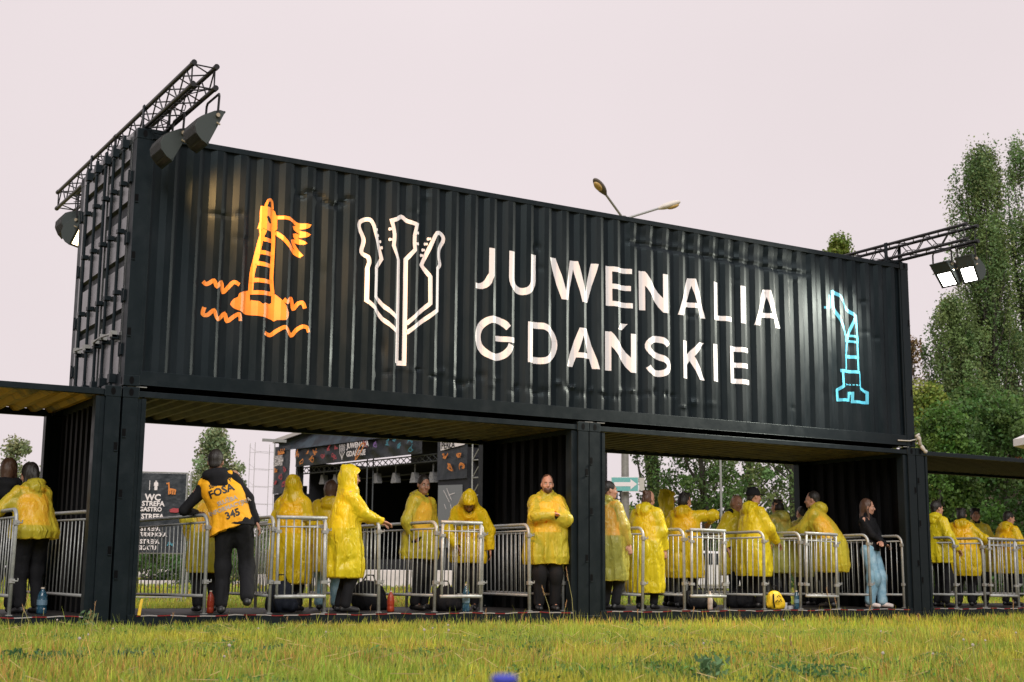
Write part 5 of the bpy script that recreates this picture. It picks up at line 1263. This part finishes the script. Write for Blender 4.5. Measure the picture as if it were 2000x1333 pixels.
# tent tops at the far right
pt = far(1996, 42, py=858); t = thing('parasol', 'white parasol tip at the right edge above the container roof', 'parasol', (pt.x, pt.y, GZ)); hz = pt.z-GZ
b = MB(); n = 8; vs = [(0, 0, hz+.55)]+[(1.3*math.cos(2*math.pi*k/n), 1.3*math.sin(2*math.pi*k/n), hz-.02) for k in range(n)]+[(1.3*math.cos(2*math.pi*k/n), 1.3*math.sin(2*math.pi*k/n), hz-.22) for k in range(n)]
b.add(vs, [(0, 1+k, 1+(k+1) % n) for k in range(n)]+[(1+k, 9+k, 9+(k+1) % n, 1+(k+1) % n) for k in range(n)]); b.build('canopy', mat('white_canvas', (.75, .70, .70), .6), t); b = MB(); b.tube([(0, 0, 0), (0, 0, hz+.5)], .04, 8); b.build('pole', M_STEELD, t)
t.location = far(2088, 42, GZ)
pk = far(1955, 48, py=893); t = thing('kiosk', 'beige kiosk with red striped awning showing above the right container roof', 'kiosk', (pk.x, pk.y, GZ), R(-31))
b = MB(); b.box((-.45, -.5, 0), (.45, .5, pk.z-GZ+.05)); b.build('kiosk_walls', mat('beige_board', (.30, .24, .19), .7), t, bevel=.02); b = MB(); b.prism([(-.1, pk.z-GZ-.35), (1.6, pk.z-GZ-.35), (1.6, pk.z-GZ-.16), (.4, pk.z-GZ-.02), (-.1, pk.z-GZ-.1)], -.6, -.5); b.build('awning', mat('red_awning', (.40, .06, .03), .7), t)

# ================================================================== TREES
def leaf_mat():
    m = mat('leaves', (.06, .10, .02), .55, attr=True, trans=.30, spec=.3); return m
M_LEAF = leaf_mat(); M_BARK = mat('bark', (.060, .052, .042), .9, noise=(7, (.03, .028, .022), .4, .7), bump=(12, .03))
def quads_from(C, size, rng, aspect=.7, up=None):
    n = len(C); a = rng.normal(size=(n, 3)); a /= np.linalg.norm(a, axis=1, keepdims=True); b = rng.normal(size=(n, 3)); b -= a*(a*b).sum(1, keepdims=True); b /= np.linalg.norm(b, axis=1, keepdims=True)
    s = size*rng.uniform(.6, 1.35, (n, 1)); u = a*s*.5; v = b*s*.5*aspect
    V = np.stack([C-u, C+v*.9, C+u, C-v*.9], 1).reshape(-1, 3); F = np.arange(n*4).reshape(-1, 4); return V, F
def tree(name, label, px, D, h, r, prof, n, leaf, col, cat='tree', nclump=160, csig=.35, zlo=.15, trunk_r=.22, seed=1, group=None, limbs=26, steep=False, gap=.0, stems=1, stretch=1.0, base=None):
    rng = np.random.default_rng(seed); p = base or far(px, D, GZ); t = thing(name, label, cat, p, 0, group)
    us = rng.random(nclump)**.9; th = rng.uniform(0, 2*math.pi, nclump); lob = 1+.28*np.sin(th*3+us*7+seed)+.18*np.sin(th*5-us*13+seed*2)
    R_ = r*np.interp(us, [q[0] for q in prof], [q[1] for q in prof])*lob
    rad = R_*np.sqrt(rng.uniform(.03 if not steep else .0, 1, nclump)); z = h*(zlo+(1-zlo)*us)
    cc = np.stack([rad*np.cos(th), rad*np.sin(th), z], 1)
    keep = vnoise(cc*.55+seed*3.1) > gap; cc = cc[keep]; nc = len(cc)
    idx = rng.integers(0, nc, n); cs = csig*rng.uniform(.55, 1.5, (nc, 1))
    g = rng.normal(size=(n, 3)); g *= (rng.random((n, 1))**.35)/np.maximum(.6, np.linalg.norm(g, axis=1, keepdims=True))*1.3
    C = cc[idx]+g*cs[idx]*np.array([1, 1, stretch]); C[:, 2] = np.maximum(C[:, 2], .1)
    V, F = quads_from(C, leaf, rng)
    cb = np.array(col)*rng.uniform(.65, 1.35, (nc, 1))*np.array([1, 1, 1]); cb[:, 0] *= rng.uniform(.85, 1.3, nc)
    cl = np.repeat(cb[idx]*rng.uniform(.75, 1.3, (n, 1)), 4, 0)
    b = MB()
    for s_ in range(stems):
        ox = 0 if stems == 1 else r*.25*math.cos(s_*2.4); oy = 0 if stems == 1 else r*.25*math.sin(s_*2.4)
        m = 9; b.tube([(ox*(i/m)*1.3+.12*math.sin(i*.9+seed+s_), oy*(i/m)*1.3+.1*math.cos(i*1.1+seed), h*.93*i/m) for i in range(m+1)], [trunk_r*(1-.92*i/m)*(1 if s_ == 0 else .7) for i in range(m+1)], 8)
    b.build('trunk', M_BARK, t, smooth=True)
    b = MB(); ks = rng.choice(nc, min(limbs, nc), replace=False)
    for k_ in ks:
        e = cc[k_]; z0 = max(.12*h, e[2]-(np.hypot(e[0], e[1])*(3.2 if steep else .8)+.4)); f_ = min(.92, z0/h)
        m0 = Vector((0, 0, z0)); e = Vector(e); mid = m0.lerp(e, .5)+Vector((e.x*.12, e.y*.12, -.05*h*0))
        rr_ = max(.02, trunk_r*(1-f_)*.42); b.tube([m0, mid, e], [rr_, rr_*.6, .012], 5)
    if len(b.v): b.build('limbs', M_BARK, t)
    fast_mesh('crown', V, F, M_LEAF, t, cols=cl)
    return t
POP = [(0, .9), (.2, 1.1), (.5, .95), (.8, .78), (.93, .62), (1, .3)]
RND = [(0, .35), (.2, .8), (.5, 1), (.8, .75), (1, .2)]
BSH = [(0, .9), (.4, 1), (.8, .7), (1, .2)]
gt = 'tall trees behind the gateway'
DG = (.072, .145, .036); YG = (.17, .23, .040); PG = (.22, .28, .14); GG = (.135, .215, .075)
tree('poplar_tree', 'very tall poplar right of the right floodlights', 1953, 70, 21.6, 1.7, POP, 62000, .135, GG, nclump=820, csig=.27, zlo=.04, trunk_r=.34, seed=21, group=gt, limbs=120, steep=True, gap=.25, stems=3, stretch=2.6)
tree('poplar_tree', 'tallest poplar cut by the right edge of the photo', 2038, 72, 22.2, 1.8, POP, 44000, .135, GG, nclump=520, csig=.27, zlo=.04, trunk_r=.34, seed=22, group=gt, limbs=90, steep=True, gap=.27, stems=2, stretch=2.6)
tree('poplar_tree', 'lower poplar left of the very tall one, spreading beside the raised container', 1886, 68, 13.6, 1.9, POP, 34000, .14, GG, nclump=380, csig=.28, zlo=.05, trunk_r=.25, seed=23, group=gt, limbs=90, steep=True, gap=.28, stems=3, stretch=2.2)
tree('poplar_tree', 'poplar with bare lower stems just right of the arrow sign', 1275, 82, 15, 1.7, POP, 12500, .18, DG, nclump=230, csig=.32, zlo=.06, trunk_r=.25, seed=24, group=gt, limbs=60, steep=True, gap=.30, stems=3, stretch=1.7)
tree('broadleaf_tree', 'dark full tree in the middle of the right middle opening', 1375, 74, 14, 3.0, RND, 15000, .20, DG, nclump=230, csig=.42, zlo=.16, trunk_r=.25, seed=25, group=gt, limbs=50, gap=.30)
tree('broadleaf_tree', 'loose tree behind the man in the black cap', 1470, 86, 15, 3.6, RND, 17000, .20, GG, nclump=300, csig=.42, zlo=.10, trunk_r=.25, seed=26, group=gt, limbs=50, gap=.25)
tree('broadleaf_tree', 'leafy tree against the dark wall at the right of the right middle opening', 1555, 80, 14, 3.4, RND, 19000, .20, GG, nclump=300, csig=.42, zlo=.06, trunk_r=.25, seed=27, group=gt, limbs=40, gap=.2)
tree('spruce_tree', 'tree whose pointed tip shows above the right half of the raised container', 1658, 85, 21.2, 2.8, [(0, 1), (.5, .7), (.85, .35), (1, .06)], 20000, .22, YG, nclump=260, csig=.45, zlo=.2, trunk_r=.26, seed=28, group=gt, limbs=40)
tree('sparse_tree', 'thin half-bare tree with reddish leaves right of the raised container', 1797, 60, 10.6, 1.0, [(0, .6), (.5, 1), (.75, .5), (1, .15)], 1900, .15, (.16, .11, .045), nclump=60, csig=.28, zlo=.5, trunk_r=.09, seed=29, group=gt, limbs=56, steep=True, stems=2)
tree('broadleaf_tree', 'yellow-green bushy tree above the right container roof', 1828, 54, 7.6, 1.5, BSH, 18000, .15, YG, nclump=160, csig=.36, zlo=.05, trunk_r=.15, seed=30, group=gt, limbs=30, gap=.15)
tree('broadleaf_tree', 'darker bushy tree above the right container roof, under the poplars', 1900, 56, 7.2, 1.8, BSH, 20000, .15, DG, nclump=180, csig=.38, zlo=.05, trunk_r=.15, seed=31, group=gt, limbs=30, gap=.15)
tree('broadleaf_tree', 'bushy tree seen through the right opening beside the posts', 1850, 44, 5.6, 1.5, BSH, 16000, .13, (.075, .16, .03), nclump=150, csig=.34, zlo=.03, trunk_r=.12, seed=32, group=gt, limbs=24, gap=.15)
tree('broadleaf_tree', 'dark bushy tree at the far right of the right opening', 1975, 46, 6.2, 2.0, BSH, 18000, .14, DG, nclump=170, csig=.36, zlo=.03, trunk_r=.14, seed=33, group=gt, limbs=24, gap=.15)
tree('broadleaf_tree', 'deep green tree between the two bushy trees of the right opening', 1912, 62, 8.5, 2.4, BSH, 20000, .16, DG, nclump=190, csig=.40, zlo=.03, trunk_r=.16, seed=34, group=gt, limbs=24, gap=.2)
tree('broadleaf_tree', 'pale green tree behind the guard in the numbered vest', 408, 92, 9.7, 2.3, [(0, .5), (.3, 1), (.6, .75), (.85, .42), (1, .1)], 15000, .21, PG, nclump=170, csig=.5, zlo=.12, trunk_r=.2, seed=35, group=gt, limbs=36, gap=.15)
tree('broadleaf_tree', 'small pale tree at the left edge above the woman with the short poncho', 20, 74, 7.2, 1.1, RND, 5200, .16, PG, nclump=90, csig=.33, zlo=.3, trunk_r=.12, seed=36, group=gt, limbs=26, gap=.2)
for i, (px, D, h, r, c, lb) in enumerate(((300, 62, 1.9, 1.8, DG, 'dark shrub below the information board'), (385, 60, 2.0, 1.6, DG, 'dark shrub behind the guard with the numbered vest'), (500, 96, 4.3, 1.5, PG, 'pale shrub left of the stage'), (1230, 62, 3.3, 1.3, YG, 'yellow-green shrub behind the lamp pole'),
                                     (1420, 66, 2.6, 2.0, GG, 'shrub left of the man in the black cap'), (1330, 70, 2.2, 2.2, GG, 'low shrub under the outstretched arm'), (1505, 64, 3.0, 2.2, DG, 'dark shrub right of the man in the black cap'))):
    tree('shrub', lb, px, D, h, r, BSH, 4200, .15, c, 'shrub', nclump=60, csig=.3, zlo=.02, trunk_r=.05, seed=60+i, group='shrubs beyond the entrance', limbs=8)
# far belt of trees on the horizon
rng = np.random.default_rng(5); n = 60000; ang = rng.uniform(-.15, 1.25, n); Dd = rng.uniform(170, 230, n)
hh = 3.0+2.6*vnoise(np.stack([ang*28, ang*0, ang*0], 1))+1.2*vnoise(np.stack([ang*110, ang*0+3, ang*0], 1)); hh *= rng.random(n)**.5
C = np.stack([CAM[0]+np.sin(ang)*Dd, CAM[1]+np.cos(ang)*Dd, GZ+hh], 1); V, F = quads_from(C, .9, rng)
cl = np.repeat(np.array(DG)*1.2*rng.uniform(.7, 1.4, (n, 1)), 4, 0)
tag(fast_mesh('distant_wood', V, F, M_LEAF, cols=cl), 'far belt of dark green trees along the horizon', 'wood', kind='stuff')

# ================================================================== GRASS AND MEADOW PLANTS
M_GRASS = mat('grass_blades', (.2, .2, .04), .6, attr=True, trans=.35, spec=.25)
def blades(n, dmin, dmax, hlo, hhi, wd, seed, a0=-.02, a1=1.02, tall=False, pw=1.0):
    rng = np.random.default_rng(seed); D = dmin+(dmax-dmin)*rng.random(n)**pw; D = np.sqrt(dmin**2+(dmax**2-dmin**2)*rng.random(n)) if pw == 1 else D
    a = rng.uniform(a0, a1, n); x = CAM[0]+np.sin(a)*D; y = CAM[1]+np.cos(a)*D
    if dmax < 40:
        k = (y < -.02) | (y > CW+.05); x, y = x[k], y[k]
    n = len(x); P = np.stack([x, y, np.zeros(n)], 1)
    n1 = vnoise(P*np.array([.9, .9, 1])+5); n2 = vnoise(P*np.array([3.1, 3.1, 1])+9); n3 = vnoise(P*np.array([.35, .35, 1])+1)
    n4 = vnoise(P*np.array([7.5, 7.5, 1])+31); h = (hlo+(hhi-hlo)*rng.random(n)**1.3)*(.45+.75*n2+.55*n4)
    th = rng.uniform(0, 2*math.pi, n); lean = rng.uniform(.05, .55, n)*h; w = wd*rng.uniform(.6, 1.4, n)
    dx, dy = np.cos(th), np.sin(th); fx, fy = np.cos(th+1.5+rng.normal(0, .4, n)), np.sin(th+1.5+rng.normal(0, .4, n))
    z0 = np.full(n, GZ-.005)
    def pt(f, k, s): return np.stack([x+fx*lean*f+dx*w*k*s*.5, y+fy*lean*f+dy*w*k*s*.5, z0+h*(f**.8)*(1-.12*f)], 1)
    V = np.stack([pt(0, 1, -1), pt(0, 1, 1), pt(.42, .85, 1), pt(.42, .85, -1), pt(.78, .55, 1), pt(.78, .55, -1), pt(1.0, .12, 1), pt(1.0, .12, -1)], 1).reshape(-1, 3)
    i = np.arange(n)[:, None]*8; F = np.concatenate([i+np.array([0, 1, 2, 3]), i+np.array([3, 2, 4, 5]), i+np.array([5, 4, 6, 7])], 1).reshape(-1, 4)
    green = np.array([.21, .34, .035]); yel = np.array([.45, .44, .040]); dry = np.array([.50, .27, .08]); dk = np.array([.055, .13, .04])
    q = rng.random(n); mix = np.clip((n1-.45)*2.4+(q-.5)*1.1, 0, 1)[:, None]; c = green*(1-mix)+yel*mix
    edge = np.exp(-np.abs(y+1.2)/1.3); dm = (rng.random(n) < np.clip(.06+.5*(n3-.5)+.22*edge*(x < 7), .02, .5))[:, None]; c = np.where(dm, dry, c)
    gm = (rng.random(n) < np.clip((.42-n2)*2.2, 0, .6))[:, None]; c = np.where(gm, dk*1.3, c); c = c*rng.uniform(.5, 1.45, (n, 1))*(.72+.56*n4[:, None])
    cc = np.repeat(c[:, None, :], 8, 1); cc[:, 4:, :] = cc[:, 4:, :]*.6+(np.array([.58, .46, .10])*rng.uniform(.8, 1.2, (n, 1)))[:, None, :]*.4
    return V, F, cc.reshape(-1, 3)
def grass(name, parts, label):
    Vs, Fs, Cs = [], [], []; o = 0
    for V, F, C in parts: Vs.append(V); Fs.append(F+o); Cs.append(C); o += len(V)
    tag(fast_mesh(name, np.concatenate(Vs), np.concatenate(Fs), M_GRASS, cols=np.concatenate(Cs)), label, 'grass', kind='stuff')
def cover(n, seed, dmin, dmax):
    rng = np.random.default_rng(seed); D = np.sqrt(dmin**2+(dmax**2-dmin**2)*rng.random(n)); a = rng.uniform(0, 1.02, n); x = CAM[0]+np.sin(a)*D; y = CAM[1]+np.cos(a)*D
    P = np.stack([x, y, 0*x], 1); q = vnoise(P*np.array([1.6, 1.6, 1])+47)+.5*vnoise(P*np.array([5, 5, 1])+3); k = (q > .92) & (y < -.05); x, y = x[k], y[k]; n = len(x)
    C = np.stack([x, y, GZ+rng.uniform(.02, .085, n)], 1); V, F = quads_from(C, .034, rng, .55); c = np.array([.10, .20, .05])*rng.uniform(.6, 1.6, (n, 1))*np.array([1, 1, 1]); c[:, 0] *= rng.uniform(.6, 1.6, n)
    return V, F, np.repeat(c, 4, 0)
def straw(n, seed, dmin, dmax):
    rng = np.random.default_rng(seed); D = np.sqrt(dmin**2+(dmax**2-dmin**2)*rng.random(n)); a = rng.uniform(0, 1.02, n); x = CAM[0]+np.sin(a)*D; y = CAM[1]+np.cos(a)*D; k = y < -.1; x, y = x[k], y[k]; n = len(x)
    th = rng.uniform(0, math.pi, n); ln = rng.uniform(.03, .10, n); tl = rng.uniform(-.04, .06, n); z = GZ+rng.uniform(.06, .11, n); dx, dy = np.cos(th)*ln, np.sin(th)*ln; w = .004
    V = np.stack([np.stack([x-dx, y-dy, z-tl], 1), np.stack([x+dx, y+dy, z+tl], 1), np.stack([x+dx, y+dy, z+tl+w], 1), np.stack([x-dx, y-dy, z-tl+w], 1)], 1).reshape(-1, 3); F = np.arange(n*4).reshape(-1, 4)
    return V, F, np.repeat(np.array([.62, .46, .22])*rng.uniform(.6, 1.3, (n, 1)), 4, 0)
grass('meadow_grass', [cover(60000, 12, 6, 15.5), straw(520, 13, 6, 15),blades(175000, 6.0, 15.5, .055, .125, .0065, 1), blades(70000, 14.0, 27, .06, .115, .0085, 2), blades(9000, 6.5, 24, .12, .22, .004, 3), blades(26000, 4.0, 6.5, .06, .12, .006, 8)], 'sunlit yellow-green meadow grass in front of the containers')
grass('field_grass', [blades(60000, 20, 46, .06, .12, .02, 4), blades(50000, 44, 110, .08, .16, .06, 5)], 'yellow-green field grass beyond the containers')
def col_mesh(name, V, F, c, parent=None):
    return fast_mesh(name, V, F, M_GRASS, parent, cols=np.tile(np.array(c), (len(V), 1)))
# dandelion clocks and seed heads: one thing each
M_STEM = mat('plant_stem', (.30, .28, .10), .6); M_CLOCK = mat('seed_fluff', (.62, .55, .50), .9, trans=.4); M_HEADB = mat('dry_seed_head', (.30, .17, .08), .8)
def plant_spot(px, py): 
    d = ray(px, py); q = CAM+d*((GZ-CAM[2])/d[2]); return q
clocks = [(80, 1222, .17), (137, 1210, .2), (166, 1262, .10), (158, 1300, .15), (105, 1250, .16), (217, 1236, .07), (452, 1300, .12), (500, 1245, .10), (635, 1205+45, .09), (830, 1262, .13), (845, 1256, .13), (870, 1252, .14), (878, 1258, .12), (979, 1236, .16), (1370, 1272, .08), (1530, 1240, .15), (1717, 1258, .12), (1890, 1290, .14), (1905, 1300, .13), (1928, 1282, .12), (1830, 1306, .10), (1720, 1305, .10), (1990, 1270, .14), (440, 1328, .10)]
M_ = None
for i, (px, py, hh_) in enumerate(clocks):
    q = plant_spot(px, min(1330, py+14)); dist = math.hypot(q[0]-CAM[0], q[1]-CAM[1])
    t = thing('dandelion', 'pale dandelion seed head on a thin stalk in the meadow grass', 'dandelion', (q[0], q[1], GZ), random.uniform(0, 6), 'dandelion seed heads in the meadow')
    b = MB(); hq = hh_*1.35; b.tube([(0, 0, 0), (.01, 0, hq*.5), (.02, .005, hq)], .0022, 5); b.build('stem', M_STEM, t)
    rr_ = .010 if i % 3 else .013; m = 60; dirs = np.random.default_rng(i).normal(size=(m, 3)); dirs /= np.linalg.norm(dirs, axis=1, keepdims=True)
    vs, fs = [], []
    g = Field([-.03, -.03, -.03], [.03, .03, .03], .003); g.ell((0, 0, 0), (rr_*.8,)*3, 0); Vv, Fv = g.mesh(); Vv += np.array([.02, .005, hq+rr_*.6])+.0*Vv; Vv = Vv+(vnoise(Vv*400)[:, None]-.5)*.006
    fast_mesh('seed_head', Vv, Fv, M_CLOCK, t)
# taller grass stalks near the sill
rs = random.Random(9); b = None
for i, (px, py, hh_, ln) in enumerate([(38, 1235, .42, .06), (60, 1238, .30, -.1), (165, 1240, .26, .05), (178, 1240, .34, .02), (485, 1225, .16, -.03), (557, 1226, .15, .02), (638, 1240, .4, .02), (952, 1238, .28, -.02), (1078, 1222, .50, -.12), (1122, 1222, .72, -.10), (1098, 1225, .34, .05), (1246, 1216, .20, 0), (1350, 1222, .26, .04), (1626, 1220, .5, -.06), (1640, 1220, .38, -.05), (1690, 1216, .26, .08), (1980, 1250, .42, .02), (1795, 1240, .25, .0), (1560, 1320, .26, -.05), (720, 1216, .24, .02), (1010, 1236, .22, .05), (330, 1228, .2, .04)]):
    q = plant_spot(px, py+8); t = thing('grass_stalk', 'tall dry grass stalk standing above the meadow', 'grass stalk', (q[0], q[1], GZ), R(-31), 'tall dry stalks in the meadow')
    b = MB(); b.tube([(0, 0, 0), (ln*.3, 0, hh_*.5), (ln, .01, hh_)], [.003, .0024, .0012], 5); b.build('stem', M_STEM, t)
    b = MB()
    for k_ in range(9): f_ = .78+k_*.025; b.tube([(ln*f_, 0, hh_*f_), (ln*f_+rs.uniform(-.012, .012), rs.uniform(-.01, .01), hh_*f_+.022)], [.0035, .001], 4)
    b.build('seed_head', M_HEADB, t)
# dark broad-leaved weeds
def weed(px, py, w, hh_, col, label, n=260, seed=1, leaf=.05):
    q = plant_spot(px, py); rng = np.random.default_rng(seed); C = np.stack([rng.normal(0, w*.4, n), rng.normal(0, .12, n), rng.random(n)*hh_], 1); V, F = quads_from(C, leaf, rng, .5)
    cl = np.repeat(np.array(col)*rng.uniform(.6, 1.4, (n, 1)), 4, 0); o = fast_mesh('weed_leaves', V, F, M_GRASS, cols=cl); t = thing('weed', label, 'weed', (q[0], q[1], GZ), R(-31), 'broad-leaved weeds in the meadow'); o.parent = t; o.name = 'leaves'
    b = MB()
    for i in range(6): x = rng.normal(0, w*.35); b.tube([(x, 0, 0), (x+.02, .02, hh_*.9)], .003, 4)
    b.build('stem', M_STEM, t)
weed(1590, 1342, .34, .13, (.075, .17, .055), 'large dark green weed patch at the bottom right', 420, 1, .036)
weed(1490, 1350, .30, .09, (.08, .17, .05), 'dark weed patch left of the large one at the bottom', 200, 2, .034)
weed(1392, 1345, .08, .17, (.11, .20, .09), 'pale blue-green thistle at the bottom centre right', 120, 3, .06)
weed(1270, 1318, .20, .08, (.06, .14, .03), 'small dark weed below the middle posts', 130, 4)
weed(262, 1296, .30, .08, (.05, .12, .07), 'blue-green weed patch at the lower left', 260, 5)
weed(90, 1305, .42, .11, (.05, .13, .05), 'green weed patch in the lower left corner', 320, 6)
weed(560, 1285, .22, .09, (.08, .16, .05), 'green tuft below the narrow gate at left', 140, 7)
weed(1240, 1238, .10, .10, (.06, .16, .05), 'leafy tuft by the middle posts', 60, 8)
weed(172, 1236, .12, .22, (.10, .17, .08), 'grey-green tuft at the foot of the left posts', 80, 9, .06)
# out-of-focus blue flower close to the lens
q = CAM+ray(985, 1334)/np.linalg.norm(ray(985, 1334))*1.6; t = thing('cornflower', 'blurred blue flower head at the bottom edge close to the camera', 'flower', (q[0], q[1], q[2]))
g = Field([-.03]*3, [.03]*3, .002); g.ell((0, 0, 0), (.011, .011, .010), 0)
for k_ in range(9): a = k_*.7; g.ell((.010*math.cos(a), .010*math.sin(a), .004), (.006, .006, .005), .003)
V, F = g.mesh(); fast_mesh('petals', V, F, mat('blue_petals', (.04, .05, .42), .7), t, smooth=True); b = MB(); b.tube([(0, 0, 0), (.01, 0, -(q[2]-GZ)*.5), (.0, .01, -(q[2]-GZ))], .002, 5); b.build('stem', M_STEM, t)
q = plant_spot(940, 1305)
for k_, px in enumerate((908, 937)):
    q = plant_spot(px, 1275+k_*4); t = thing('buttercup', ['left of the two small yellow flowers in the grass', 'right of the two small yellow flowers in the grass'][k_], 'flower', (q[0], q[1], GZ)); b = MB(); b.tube([(0, 0, 0), (0, 0, .13)], .002, 5); b.build('stem', M_STEM, t)
    b = MB()
    for j in range(5): a = j*1.257; b.add([(0, 0, .128), (.016*math.cos(a-.4), .016*math.sin(a-.4), .136), (.022*math.cos(a), .022*math.sin(a), .142), (.016*math.cos(a+.4), .016*math.sin(a+.4), .136)], [(0, 1, 2, 3)])
    b.build('petals', mat('yellow_petals', (.85, .62, .02), .5), t)
